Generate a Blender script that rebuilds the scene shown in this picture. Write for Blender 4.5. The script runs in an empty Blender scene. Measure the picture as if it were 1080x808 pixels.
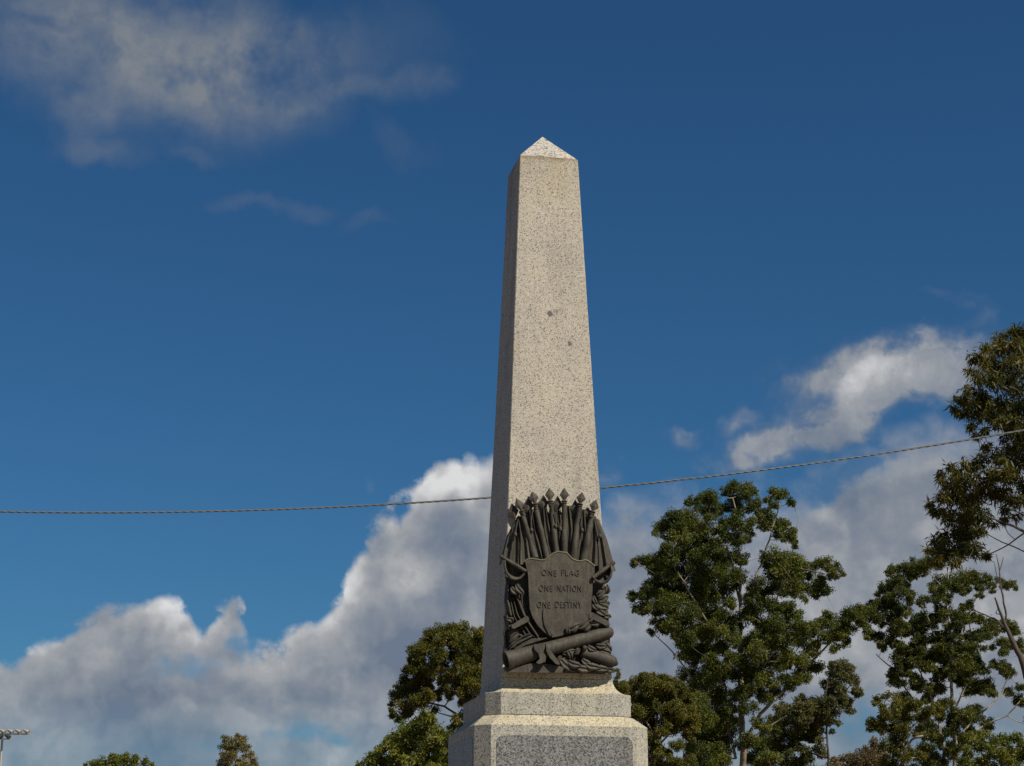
import bpy, bmesh, math, random
import numpy as np
from mathutils import Vector, Matrix, noise as mnoise

random.seed(7)
SC = bpy.context.scene
COL = SC.collection

# ------------------------------------------------------------------ camera
F, PITCH, EYE = 1963.2, 0.2664, 1.6
cp, sp = math.cos(PITCH), math.sin(PITCH)
cam_d = bpy.data.cameras.new('camera')
cam_d.sensor_width = 36.0
cam_d.lens = 36.0 * F / 1080.0
cam_d.clip_start = 0.1
cam_d.clip_end = 9000
cam = bpy.data.objects.new('camera', cam_d)
COL.objects.link(cam)
cam.location = (0, 0, EYE)
cam.rotation_euler = (math.pi / 2 + PITCH, 0, 0)
SC.camera = cam


def ray(px, py):
    x, u = (px - 540.0) / F, (404.0 - py) / F
    return Vector((x, cp - u * sp, sp + u * cp))


def at(px, py, Y):
    r = ray(px, py)
    return Vector((0, 0, EYE)) + r * (Y / r.y)


def azel(px, py):
    r = ray(px, py).normalized()
    return math.degrees(math.atan2(r.x, r.y)), math.degrees(math.asin(r.z))


# ------------------------------------------------------------------ helpers
def tag(o, label=None, cat=None, group=None, kind=None):
    if label: o['label'] = label
    if cat: o['category'] = cat
    if group: o['group'] = group
    if kind: o['kind'] = kind
    return o


def empty(name, loc=(0, 0, 0), rz=0.0):
    o = bpy.data.objects.new(name, None)
    o.empty_display_size = 0.3
    o.location = loc
    o.rotation_euler = (0, 0, rz)
    COL.objects.link(o)
    return o


class MB:
    """collects geometry, links it as one mesh object"""

    def __init__(s):
        s.v = []
        s.f = []

    def add(s, vs, fs):
        n = len(s.v)
        s.v.extend([tuple(p) for p in vs])
        s.f.extend([tuple(i + n for i in q) for q in fs])

    def tube(s, pts, rads, n=8, cap=True):
        pts = [Vector(p) for p in pts]
        vs, fs = [], []
        up = Vector((0.31, 0.2, 0.93))
        prev = None
        for i, p in enumerate(pts):
            t = (pts[min(i + 1, len(pts) - 1)] - pts[max(i - 1, 0)])
            if t.length < 1e-9: t = Vector((0, 0, 1))
            t.normalize()
            if prev is None:
                a = t.cross(up)
                if a.length < .1: a = t.cross(Vector((1, 0, 0)))
            else:
                a = prev - t * prev.dot(t)
            a.normalize()
            prev = a
            b = t.cross(a)
            for k in range(n):
                w = 2 * math.pi * k / n
                vs.append(p + (a * math.cos(w) + b * math.sin(w)) * rads[i])
        for i in range(len(pts) - 1):
            for k in range(n):
                k2 = (k + 1) % n
                fs.append((i * n + k, i * n + k2, (i + 1) * n + k2, (i + 1) * n + k))
        if cap:
            fs.append(tuple(range(n))[::-1])
            fs.append(tuple((len(pts) - 1) * n + k for k in range(n)))
        s.add(vs, fs)

    def box(s, x0, x1, y0, y1, z0, z1):
        vs = [(x, y, z) for z in (z0, z1) for (x, y) in ((x0, y0), (x1, y0), (x1, y1), (x0, y1))]
        s.add(vs, [(3, 2, 1, 0), (4, 5, 6, 7), (0, 1, 5, 4), (1, 2, 6, 5), (2, 3, 7, 6), (3, 0, 4, 7)])

    def grid(s, rows):
        n = len(rows[0])
        vs = [p for r in rows for p in r]
        fs = [(i * n + k, i * n + k + 1, (i + 1) * n + k + 1, (i + 1) * n + k) for i in range(len(rows) - 1) for k in range(n - 1)]
        s.add(vs, fs)

    def build(s, name, mat, parent=None, smooth=False, bevel=0.0, matrix=None):
        me = bpy.data.meshes.new(name)
        me.from_pydata(s.v, [], s.f)
        me.validate()
        me.materials.append(mat)
        bm = bmesh.new()
        bm.from_mesh(me)
        bmesh.ops.recalc_face_normals(bm, faces=bm.faces)
        bm.to_mesh(me)
        bm.free()
        o = bpy.data.objects.new(name, me)
        COL.objects.link(o)
        if parent is not None: o.parent = parent
        if smooth:
            for p in me.polygons: p.use_smooth = True
            try:
                me.set_sharp_from_angle(angle=math.radians(42))
            except Exception:
                pass
        if bevel:
            m = o.modifiers.new('b', 'BEVEL')
            m.width = bevel
            m.segments = 2
            m.limit_method = 'ANGLE'
            m.angle_limit = math.radians(25)
        return o


# ------------------------------------------------------------------ node helper
class NT:
    def __init__(s, tree):
        s.t = tree
        s.n = tree.nodes
        s.l = tree.links

    def new(s, typ, **kw):
        n = s.n.new(typ)
        for k, v in kw.items(): setattr(n, k, v)
        return n

    def link(s, a, b):
        s.l.new(a, b)

    def put(s, sock, val):
        if hasattr(val, 'is_output'):
            s.l.new(val, sock)
        else:
            sock.default_value = val

    def m(s, op, a, b=None, c=None, clamp=False):
        n = s.new('ShaderNodeMath', operation=op, use_clamp=clamp)
        s.put(n.inputs[0], a)
        if b is not None: s.put(n.inputs[1], b)
        if c is not None: s.put(n.inputs[2], c)
        return n.outputs[0]

    def vm(s, op, a, b=None, scale=None):
        n = s.new('ShaderNodeVectorMath', operation=op)
        s.put(n.inputs[0], a)
        if b is not None: s.put(n.inputs[1], b)
        if scale is not None: s.put(n.inputs['Scale'], scale)
        return n.outputs['Value'] if op in ('LENGTH', 'DOT_PRODUCT', 'DISTANCE') else n.outputs[0]

    def mr(s, v, a, b, c=0.0, d=1.0, interp='LINEAR'):
        n = s.new('ShaderNodeMapRange', interpolation_type=interp)
        s.put(n.inputs[0], v)
        for i, q in enumerate((a, b, c, d)): s.put(n.inputs[i + 1], q)
        return n.outputs[0]

    def noise(s, vec, scale, detail=4.0, rough=0.5, lac=2.0, dist=0.0, color=False):
        n = s.new('ShaderNodeTexNoise')
        s.put(n.inputs['Vector'], vec)
        n.inputs['Scale'].default_value = scale
        n.inputs['Detail'].default_value = detail
        n.inputs['Roughness'].default_value = rough
        n.inputs['Lacunarity'].default_value = lac
        n.inputs['Distortion'].default_value = dist
        return n.outputs['Color' if color else 'Fac']

    def voro(s, vec, scale, feature='F1', out='Color', rnd=1.0):
        n = s.new('ShaderNodeTexVoronoi', feature=feature)
        s.put(n.inputs['Vector'], vec)
        n.inputs['Scale'].default_value = scale
        n.inputs['Randomness'].default_value = rnd
        return n.outputs[out]

    def ramp(s, fac, stops, interp='LINEAR'):
        n = s.new('ShaderNodeValToRGB')
        n.color_ramp.interpolation = interp
        e = n.color_ramp.elements
        while len(e) < len(stops): e.new(0.5)
        for i, (p, c) in enumerate(stops):
            e[i].position = p
            e[i].color = (c[0], c[1], c[2], 1) if hasattr(c, '__len__') else (c, c, c, 1)
        s.put(n.inputs[0], fac)
        return n.outputs[0]

    def mix(s, fac, a, b, mode='MIX'):
        n = s.new('ShaderNodeMix', data_type='RGBA', blend_type=mode)
        s.put(n.inputs[0], fac)
        for i, q in ((6, a), (7, b)):
            if isinstance(q, (tuple, list)): q = (q[0], q[1], q[2], 1)
            s.put(n.inputs[i], q)
        return n.outputs[2]

    def fcurve(s, fac, pts, handle='AUTO'):
        n = s.new('ShaderNodeFloatCurve')
        c = n.mapping.curves[0]
        n.mapping.use_clip = False
        for i, (x, y) in enumerate(pts):
            if i < 2:
                p = c.points[i]
                p.location = (x, y)
            else:
                p = c.points.new(x, y)
            p.handle_type = handle
        n.mapping.update()
        s.put(n.inputs['Value'], fac)
        return n.outputs[0]


def material(name):
    m = bpy.data.materials.new(name)
    m.use_nodes = True
    m.node_tree.nodes.clear()
    nt = NT(m.node_tree)
    out = nt.new('ShaderNodeOutputMaterial')
    bs = nt.new('ShaderNodeBsdfPrincipled')
    nt.link(bs.outputs[0], out.inputs[0])
    return m, nt, bs, out


def bump(nt, bs, h, strength, dist):
    b = nt.new('ShaderNodeBump')
    b.inputs['Strength'].default_value = strength
    b.inputs['Distance'].default_value = dist
    nt.put(b.inputs['Height'], h)
    nt.link(b.outputs[0], bs.inputs['Normal'])


# ------------------------------------------------------------------ materials
def granite(name, light, mid, dark, white, scale, amount, tint=None, rough=0.75):
    """speckled stone: crystal grains as random cells, plus weather stains"""
    m, nt, bs, out = material(name)
    co = nt.new('ShaderNodeTexCoord').outputs['Object']
    wob = nt.vm('ADD', co, nt.vm('SCALE', nt.noise(co, scale * .9, 2, color=True), scale=0.006))
    c1 = nt.voro(wob, scale)
    s = nt.new('ShaderNodeSeparateColor')
    nt.link(c1, s.inputs[0])
    base = nt.ramp(s.outputs[0], [(0, dark), (amount * .45, dark), (amount * .55, mid), (amount, mid), (amount + .07, light), (.93, light), (.97, white), (1, white)])
    # clusters of dark grains
    c2 = nt.voro(wob, scale * 1.9)
    s2 = nt.new('ShaderNodeSeparateColor')
    nt.link(c2, s2.inputs[0])
    fine = nt.ramp(s2.outputs[1], [(0, .72), (.10, .75), (.16, .97), (1, 1.03)])
    base = nt.mix(1.0, base, fine, 'MULTIPLY')
    big = nt.noise(co, 1.6, 5, .6)
    stk = nt.noise(nt.vm('MULTIPLY', co, (7, 7, .7)), 1.0, 5, .6)
    base = nt.mix(1.0, base, nt.ramp(stk, [(.34, (.84, .83, .82)), (.48, (1, 1, 1)), (.66, (1.03, 1.02, 1.0))]), 'MULTIPLY')
    base = nt.mix(1.0, base, nt.ramp(big, [(.3, (.86, .87, .9)), (.5, (1, 1, 1)), (.7, (1.06, 1.03, .95))]), 'MULTIPLY')
    if tint: base = tint(nt, co, base)
    nt.link(base, bs.inputs['Base Color'])
    bs.inputs['Roughness'].default_value = rough
    bs.inputs['Specular IOR Level'].default_value = .35
    h = nt.m('ADD', nt.m('MULTIPLY', s.outputs[1], .6), nt.noise(co, 60, 3))
    bump(nt, bs, h, .35, .004)
    return m


def vstain(nt, co, base, zline, spread, col, amt, seed=0.0):
    """brown run-off stain hanging below a joint at height zline"""
    sp_ = nt.new('ShaderNodeSeparateXYZ')
    nt.put(sp_.inputs[0], co)
    st = nt.vm('MULTIPLY', co, (9, 9, 1.2))
    n = nt.noise(nt.vm('ADD', st, (seed, seed, seed)), 1.0, 4, .6)
    d = nt.m('SUBTRACT', zline, sp_.outputs[2])
    edge = nt.m('MULTIPLY', nt.mr(d, -.004, .0, 0, 1), nt.mr(d, 0.0, spread, 1, 0))
    f = nt.m('MULTIPLY', nt.m('MULTIPLY', edge, nt.mr(n, .38, .68, .1, 1)), amt, clamp=True)
    return nt.mix(f, base, nt.mix(1.0, base, col, 'MULTIPLY'))


S = 0.8  # scale of the fit
Z = lambda z: 1.6 + (z - 1.6) * S
w1h, z1, z0 = .6735 * S / 2, Z(9.6142), Z(10.0061)
w2h, z2 = 1.1738 * S / 2, Z(3.7191)
ph, pc, z3, z4 = .7712 * S, .1395 * S, Z(3.5602), Z(3.3277)
qh, qc, z5 = .9093 * S, .1489 * S, Z(3.219)
TH, MX, MD = .2034, .3516 * S, 20 * S
TAPER = (w2h - w1h) / (z1 - z2)


def shaft_tint(nt, co, base):
    base = vstain(nt, co, base, z1 - .1, .5, (.72, .66, .56), .8)
    base = vstain(nt, co, base, z1 - .1, .05, (.62, .5, .34), 1.0, 4.0)
    # the few dark blotches half way up the front
    for (px, py, r, k) in SPOTS:
        l = face(px, py, 0.0) + Vector((0, 0, -.1))
        d = nt.vm('DISTANCE', nt.vm('ADD', co, nt.vm('SCALE', nt.noise(co, 45, 2, color=True), scale=.03)), tuple(l + Vector((.015, .015, .015))))
        base = nt.mix(nt.mr(d, r * .55, r, k, 0), base, (.12, .11, .12))
    return base


# monument frame
def to_local(P):
    q = Vector((P.x - MX, P.y - MD, P.z))
    c, s = math.cos(-TH), math.sin(-TH)
    return Vector((q.x * c - q.y * s, q.x * s + q.y * c, q.z))


O_l = to_local(Vector((0, 0, EYE)))


def ray_l(px, py):
    return to_local(Vector((0, 0, EYE)) + ray(px, py)) - O_l


def face(px, py, d):
    """point standing d metres proud of the shaft's front face, seen at that spot"""
    r = ray_l(px, py)
    # plane y = -(w2h - TAPER*(z-z2)) - d
    # O.y + t r.y = -w2h + TAPER*(O.z + t r.z - z2) - d
    t = (-w2h + TAPER * (O_l.z - z2) - d - O_l.y) / (r.y - TAPER * r.z)
    return O_l + r * t


SPOTS = [(580, 331, .034, 1.0), (587, 328.5, .028, .6), (601, 362.5, .026, .95), (569, 341, .016, .6), (574, 349, .012, .4)]

M = {}
gl, gm, gd, gw = (.485, .452, .39), (.375, .345, .295), (.17, .158, .14), (.62, .585, .52)
M['shaft'] = granite('granite_shaft', gl, gm, gd, gw, 132, .24, shaft_tint)
M['cap'] = granite('granite_cap', (.50, .475, .43), (.30, .28, .25), (.12, .11, .1), gw, 95, .25,
                   lambda nt, co, b: vstain(nt, nt.vm('MULTIPLY', co, (1, 1, -1)), b, -(z1 - .1), .06, (.6, .46, .3), 1.0))


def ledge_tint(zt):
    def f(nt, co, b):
        # lighter and yellower on the sloping ledges, greyer on the upright faces
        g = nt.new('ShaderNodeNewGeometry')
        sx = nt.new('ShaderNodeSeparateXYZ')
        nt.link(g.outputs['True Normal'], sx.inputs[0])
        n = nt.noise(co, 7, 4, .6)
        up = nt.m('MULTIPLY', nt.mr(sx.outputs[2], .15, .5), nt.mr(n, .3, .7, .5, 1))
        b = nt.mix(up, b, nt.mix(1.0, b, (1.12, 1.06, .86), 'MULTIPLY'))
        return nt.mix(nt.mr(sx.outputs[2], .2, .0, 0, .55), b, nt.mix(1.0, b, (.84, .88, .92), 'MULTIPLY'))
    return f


M['base'] = granite('granite_base', (.46, .44, .375), (.335, .32, .28), (.18, .17, .155), gw, 118, .28, ledge_tint(z3))
M['panel'] = granite('granite_panel', (.24, .245, .245), (.15, .155, .165), (.07, .072, .08), (.33, .335, .34), 105, .5, rough=.45)

m, nt, bs, out = material('bronze')
co = nt.new('ShaderNodeTexCoord').outputs['Object']
n1 = nt.noise(co, 9, 5, .65)
n2 = nt.noise(nt.vm('MULTIPLY', co, (40, 40, 5)), 1, 3, .6)
c = nt.ramp(n1, [(.3, (.036, .031, .028)), (.5, (.056, .049, .042)), (.7, (.084, .075, .058))])
c = nt.mix(nt.mr(n2, .48, .72, 0, .6), c, (.115, .118, .078))
n3 = nt.noise(co, 30, 5, .7)
c = nt.mix(nt.mr(n3, .57, .75, 0, .5), c, (.125, .112, .090))
c = nt.mix(nt.mr(n3, .45, .28, 0, .6), c, (.030, .026, .024))
nt.link(c, bs.inputs['Base Color'])
bs.inputs['Metallic'].default_value = .25
bs.inputs['Roughness'].default_value = .72
bump(nt, bs, nt.noise(co, 55, 4, .7), .5, .006)
M['bronze'] = m

m, nt, bs, out = material('lettering_bronze')
bs.inputs['Base Color'].default_value = (.058, .052, .045, 1)
bs.inputs['Metallic'].default_value = .25
bs.inputs['Roughness'].default_value = .6
M['letter'] = m
m, nt, bs, out = material('rim_highlight_bronze')  # lighter bronze: sun highlight on the shield's top edge put into the colour
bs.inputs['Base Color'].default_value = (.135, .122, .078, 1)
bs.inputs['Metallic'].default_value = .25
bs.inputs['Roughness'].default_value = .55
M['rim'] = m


def leafmat(name, c0, c1, c2, trans=.25):
    c0, c1, c2 = ((q[0] * 1.36, q[1] * 1.38, q[2] * .85) for q in (c0, c1, c2))
    m, nt, bs, out = material(name)
    g = nt.new('ShaderNodeNewGeometry')
    at_ = nt.new('ShaderNodeAttribute', attribute_name='tone')
    v = nt.m('ADD', nt.m('MULTIPLY', g.outputs['Random Per Island'], .40), nt.m('MULTIPLY', at_.outputs['Fac'], .60))
    col = nt.ramp(v, [(.1, c0), (.5, c1), (.9, c2)])
    nt.link(col, bs.inputs['Base Color'])
    bs.inputs['Roughness'].default_value = .5
    bs.inputs['Specular IOR Level'].default_value = .2
    tr = nt.new('ShaderNodeBsdfTranslucent')
    nt.link(nt.mix(1.0, col, (1.2, 1.3, .5), 'MULTIPLY'), tr.inputs[0])
    mx = nt.new('ShaderNodeMixShader')
    mx.inputs[0].default_value = trans
    nt.link(bs.outputs[0], mx.inputs[1])
    nt.link(tr.outputs[0], mx.inputs[2])
    nt.link(mx.outputs[0], out.inputs[0])
    return m


def barkmat(name, light, dark, scale=3.0):
    m, nt, bs, out = material(name)
    co = nt.new('ShaderNodeTexCoord').outputs['Object']
    n = nt.noise(nt.vm('MULTIPLY', co, (1, 1, .35)), scale, 5, .6)
    nt.link(nt.ramp(n, [(.38, dark), (.52, light), (.75, tuple(q * 1.15 for q in light))]), bs.inputs['Base Color'])
    bs.inputs['Roughness'].default_value = .8
    bump(nt, bs, n, .5, .03)
    return m


M['leaf_gum'] = leafmat('leaf_gum', (.034, .046, .016), (.064, .076, .024), (.118, .122, .040))
M['leaf_gum2'] = leafmat('leaf_gum_dark', (.030, .040, .015), (.056, .066, .022), (.098, .10, .034))
M['leaf_back'] = leafmat('leaf_back', (.045, .052, .030), (.075, .078, .045), (.12, .105, .07))
M['leaf_gold'] = leafmat('leaf_gold', (.038, .045, .014), (.074, .075, .021), (.128, .108, .033))
M['leaf_bush'] = leafmat('leaf_bush', (.050, .064, .018), (.095, .105, .028), (.15, .145, .04))
M['leaf_olive'] = leafmat('leaf_olive', (.042, .048, .014), (.080, .078, .024), (.125, .108, .036))
M['leaf_near'] = leafmat('leaf_near', (.026, .031, .011), (.054, .052, .018), (.118, .095, .030))
M['leaf_red'] = leafmat('leaf_red', (.065, .052, .045), (.11, .08, .07), (.16, .12, .10))
M['leaf_far'] = leafmat('leaf_far', (.07, .065, .045), (.12, .105, .06), (.19, .15, .09))
M['bark_gum'] = barkmat('bark_gum', (.27, .225, .165), (.12, .10, .075))
M['bark_white'] = barkmat('bark_white', (.40, .36, .30), (.14, .115, .09))
M['bark_dark'] = barkmat('bark_dark', (.075, .058, .045), (.035, .028, .022))

# ------------------------------------------------------------------ sun, sky, clouds
SUN_EL = math.radians(46)
saz = math.radians(46.65)                      # from -Y towards +X
sdir = Vector((math.sin(saz) * math.cos(SUN_EL), -math.cos(saz) * math.cos(SUN_EL), math.sin(SUN_EL)))
sl = bpy.data.lights.new('sun', 'SUN')
sl.energy = 4.8
sl.angle = math.radians(.53)
sl.color = (1.0, .90, .73)
so = bpy.data.objects.new('sun', sl)
so.rotation_euler = sdir.to_track_quat('Z', 'Y').to_euler()
so.location = (20, -20, 30)
COL.objects.link(so)

world = bpy.data.worlds.new('World')
SC.world = world
world.use_nodes = True
world.node_tree.nodes.clear()
W = NT(world.node_tree)
wo = W.new('ShaderNodeOutputWorld')
bg = W.new('ShaderNodeBackground')
BGS = .1
bg.inputs[1].default_value = BGS
W.link(bg.outputs[0], wo.inputs[0])
sky = W.new('ShaderNodeTexSky', sky_type='NISHITA')
sky.sun_disc = False
sky.sun_elevation = SUN_EL
sky.sun_rotation = math.atan2(sdir.x, sdir.y)
sky.altitude = 150
sky.air_density = 1.0
sky.dust_density = .6
sky.ozone_density = 3.0
N = W.vm('NORMALIZE', W.new('ShaderNodeTexCoord').outputs['Generated'])
sx = W.new('ShaderNodeSeparateXYZ')
W.link(N, sx.inputs[0])
DEG = 180 / math.pi
az = W.m('MULTIPLY', W.m('ARCTAN2', sx.outputs[0], sx.outputs[1]), DEG)
el = W.m('MULTIPLY', W.m('ARCSINE', sx.outputs[2]), DEG)
cmb = W.new('ShaderNodeCombineXYZ')
W.link(az, cmb.inputs[0])
W.link(el, cmb.inputs[1])
P = cmb.outputs[0]

# the camera's strong saturation of a clear blue: one grade over the whole sky
skyc = sky.outputs[0]
gm_ = W.new('ShaderNodeGamma')
W.link(skyc, gm_.inputs[0])
gm_.inputs[1].default_value = 1.0
skyc = W.mix(1.0, gm_.outputs[0], (.185, .405, .56), 'MULTIPLY')

# bank of cumulus: outline of its tops as elevation over azimuth
BANK = [(-200, 660), (-60, 680), (0, 680), (40, 672), (80, 655), (110, 648), (140, 640), (158, 626), (180, 612), (200, 620), (212, 640), (226, 636), (240, 633), (254, 642), (266, 676), (300, 668), (322, 652), (338, 640), (350, 618), (364, 590), (378, 566), (398, 548), (418, 540), (434, 522), (446, 503),
        (465, 488), (490, 482), (512, 482), (525, 472), (560, 490), (600, 520), (640, 522), (680, 516), (720, 512), (760, 520), (800, 510), (840, 494),
        (880, 476), (920, 458), (950, 438), (985, 424), (1020, 412), (1080, 390), (1200, 370)]
AZ0, AZ1, EL0, EL1 = -22.0, 22.0, 0.0, 32.0
pts = []
for px, py in BANK:
    a, e = azel(px, py)
    pts.append(((a - AZ0) / (AZ1 - AZ0), (e - EL0) / (EL1 - EL0)))
hcurve = W.fcurve(W.mr(az, AZ0, AZ1), pts)
hel = W.m('MULTIPLY', hcurve, EL1)

def noise2(vec, scale, detail, rough=.6, color=False):
    o = W.noise(vec, scale, detail, rough, color=color)
    o.node.noise_dimensions = '2D'
    return o


PR = W.vm('SCALE', P, scale=1 / DEG)
wv = W.vm('SUBTRACT', noise2(PR, 20, 6, .62, True), (.5, .5, .5))
sw = W.new('ShaderNodeSeparateXYZ')
W.link(wv, sw.inputs[0])
Nw = W.vm('ADD', PR, W.vm('SCALE', wv, scale=.035))


def billow(vec, scale, det=2.0):
    n = W.new('ShaderNodeTexVoronoi', feature='F1')
    n.voronoi_dimensions = '2D'
    W.link(vec, n.inputs['Vector'])
    n.inputs['Scale'].default_value = scale
    n.inputs['Detail'].default_value = det
    n.inputs['Roughness'].default_value = .55
    n.inputs['Lacunarity'].default_value = 2.1
    n.normalize = True
    return W.m('SUBTRACT', 1.0, n.outputs['Distance'])


b1 = billow(Nw, 24)
b1s = billow(W.vm('ADD', Nw, (.006, .0085, 0)), 24)
puff = W.m('SUBTRACT', b1, b1s)                               # + where a billow faces the sun
f9 = noise2(PR, 12, 7)
f9s = noise2(W.vm('ADD', PR, (.012, .018, 0)), 12, 7)
lit = W.m('SUBTRACT', f9, f9s)
big = noise2(PR, 6, 3, .55)


wvb = W.vm('SUBTRACT', noise2(PR, 9, 5, .6, True), (.5, .5, .5))
PW = W.vm('ADD', P, W.vm('SCALE', wvb, scale=3.2))


def total(bl):
    """sum of soft ellipses (px, py, rx, ry, tilt, weight); each waits for the last, to keep the shader small"""
    t = None
    for (px, py, rx, ry, rot, wgt) in bl:
        a, e = azel(px, py)
        k = .0292                              # degrees per pixel
        src = PW
        if t is not None:
            ma = W.new('ShaderNodeVectorMath', operation='MULTIPLY_ADD')
            W.link(t, ma.inputs[0])
            ma.inputs[1].default_value = (0, 0, 1e-7)
            W.link(PW, ma.inputs[2])
            src = ma.outputs[0]
        n = W.new('ShaderNodeMapping', vector_type='TEXTURE')
        n.inputs['Location'].default_value = (a, e, 0)
        n.inputs['Rotation'].default_value = (0, 0, math.radians(rot))
        n.inputs['Scale'].default_value = (rx * k, ry * k, 1)
        W.link(src, n.inputs[0])
        v = W.mr(W.vm('LENGTH', n.outputs[0]), 0, 1, 1, 0, 'SMOOTHERSTEP')
        t = W.m('MULTIPLY', v, wgt) if t is None else W.m('MULTIPLY_ADD', v, wgt, t)
    return t


def wsum(*terms):
    t = None
    for v, k in terms:
        q = W.m('MULTIPLY', v, k)
        t = q if t is None else W.m('ADD', t, q)
    return t


e1 = W.m('ADD', W.m('SUBTRACT', hel, el), W.m('ADD', wsum((sw.outputs[1], 2.4), (b1, 2.6)), -1.95))   # degrees below the cloud top
edge_w = W.mr(az, -2.0, 5.0, .55, 2.2)
d1 = W.mr(W.m('DIVIDE', e1, edge_w), -.2, 1.0, 0, 1, 'SMOOTHSTEP')
GAPS = [(262, 688, 44, 30, 30, .8), (205, 716, 60, 24, 0, .55), (880, 505, 110, 36, 20, 1.2), (960, 462, 90, 22, 22, .8), (700, 515, 90, 34, 0, .5), (800, 520, 60, 24, 10, .6), (1000, 590, 50, 16, 15, 1.0), (980, 452, 60, 14, 20, .6), (690, 500, 60, 26, 0, .7),
        (390, 560, 40, 22, 20, .5), (250, 790, 130, 22, 0, .75), (350, 780, 90, 24, 0, .6), (730, 600, 60, 30, 0, .3), (900, 770, 60, 50, 0, .5), (400, 700, 60, 30, 20, .2), (1060, 770, 60, 40, 0, .35), (60, 790, 140, 30, 0, .3)]
gp = W.m('ADD', W.m('MULTIPLY', total(GAPS), W.m('ADD', 1.0, wsum((W.m('SUBTRACT', f9, .5), 4.0), (sw.outputs[0], 2.0)))), wsum((W.m('SUBTRACT', f9, .5), 1.1), (W.m('SUBTRACT', big, .5), -1.0)))
d1 = W.m('MULTIPLY', d1, W.mr(el, 3.8, 6.0, .68, 1, 'SMOOTHSTEP'))
d1 = W.m('MULTIPLY', d1, W.mr(gp, .12, .95, .96, .18, 'SMOOTHSTEP'))
BRI = [(475, 508, 85, 48, 0, .62), (440, 545, 60, 36, 20, .25), (425, 600, 60, 50, 30, .22), (350, 625, 40, 45, 0, .22), (190, 640, 70, 36, 20, .22), (60, 680, 120, 26, 8, .22), (300, 670, 70, 30, 20, .16), (230, 655, 40, 24, 0, .2),
       (460, 640, 120, 45, 35, -.26), (420, 700, 130, 40, 10, -.30), (230, 740, 220, 26, 0, -.18), (90, 740, 150, 30, 0, -.18), (495, 570, 40, 60, 0, -.12),
       (680, 640, 60, 60, 0, .10), (660, 560, 60, 40, 0, -.1), (800, 560, 160, 40, 10, -.05), (960, 480, 90, 40, 25, .18), (930, 560, 130, 36, 15, .02), (180, 755, 80, 12, 4, .12), (130, 700, 120, 20, 10, .12)]
br1 = W.m('ADD', total(BRI), .345)
br1 = W.m('ADD', br1, wsum((W.m('POWER', W.mr(e1, 0.0, 1.9, 1, 0), 1.4), .30), (puff, .75), (lit, .8), (W.m('SUBTRACT', f9, .5), .5)), clamp=True)
CLR = [(0, (.150, .185, .250)), (.3, (.235, .262, .305)), (.6, (.375, .385, .40)), (1, (.72, .72, .715))]
col1 = W.ramp(br1, CLR)

# streaks over the bank on the right, and wisps
S2 = [(880, 432, 200, 70, 22, .62), (760, 475, 150, 30, 8, .45), (900, 378, 170, 36, 8, .42), (970, 385, 120, 46, 20, .45), (700, 485, 120, 30, 0, .45), (1020, 380, 90, 60, 20, .4), (845, 460, 130, 32, 16, .95), (930, 415, 105, 40, 26, 1.0), (985, 392, 80, 36, 28, .7), (810, 465, 60, 26, 10, .45), (870, 398, 110, 22, 8, .5), (900, 380, 60, 14, 4, .3),
      (790, 435, 60, 18, 22, .45), (710, 458, 50, 14, 3, .5), (870, 326, 80, 14, 5, .36), (1010, 316, 80, 16, 0, .36), (1040, 330, 40, 14, 10, .3),
      (345, 495, 34, 13, 0, .5), (385, 515, 30, 20, -50, .5), (415, 550, 60, 26, 10, .3), (690, 490, 110, 20, 0, .35), (640, 500, 90, 30, 0, .4)]
fst = noise2(W.vm('ADD', W.vm('MULTIPLY', P, (.30, .55, 1)), W.vm('SCALE', wv, scale=1.2)), 1.0, 6, .6)
s2_ = total(S2)
t2 = W.m('MULTIPLY', s2_, W.m('ADD', 1.0, wsum((W.m('SUBTRACT', fst, .5), 3.0), (W.m('SUBTRACT', b1, .72), .5))))
d2 = W.m('MULTIPLY', W.mr(t2, .06, 1.35, 0, 1, 'SMOOTHSTEP'), .88)
B2 = [(912, 405, 60, 26, 20, .34), (860, 440, 90, 26, 15, .14), (930, 440, 80, 20, 25, -.1)]
br2 = W.m('ADD', W.m('ADD', total(B2), .30), wsum((W.mr(t2, .2, 1.2, 0, 1), .14), (lit, 1.4), (puff, .5)), clamp=True)
col2 = W.ramp(br2, CLR)

# high thin cloud, upper left
S3 = [(150, 50, 350, 150, -6, .80), (100, 40, 280, 115, -10, .55), (260, 70, 130, 60, 0, .5), (270, 45, 210, 105, -12, .55), (290, 25, 110, 50, -10, .3), (240, 118, 190, 44, -4, .34), (360, 100, 100, 28, 20, .50), (440, 80, 80, 34, 10, .48), (390, 30, 170, 80, 0, .25),
      (100, 132, 60, 28, 20, .36), (105, 165, 70, 28, -10, .5), (320, 232, 66, 20, 0, .46), (255, 228, 70, 16, 4, .36), (390, 245, 56, 18, 20, .34),
      (200, 170, 50, 18, 0, .3), (430, 150, 56, 40, -40, .3), (45, 22, 100, 16, -12, -.45)]
fw = noise2(W.vm('ADD', W.vm('MULTIPLY', P, (.20, .32, 1)), W.vm('SCALE', wv, scale=1.6)), 1.0, 6, .56)
t3 = W.m('MULTIPLY', total(S3), W.m('ADD', 1.0, wsum((W.m('SUBTRACT', fw, .5), 1.7), (sw.outputs[0], .4))))
d3 = W.m('MULTIPLY', W.mr(t3, .02, 1.7, 0, 1), .84)
col3 = W.ramp(W.m('ADD', W.mr(t3, .3, 1.9, 0, .9), W.m('MULTIPLY', lit, 1.2), clamp=True), [(0, (.175, .205, .25)), (1, (.245, .26, .27))])

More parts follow.
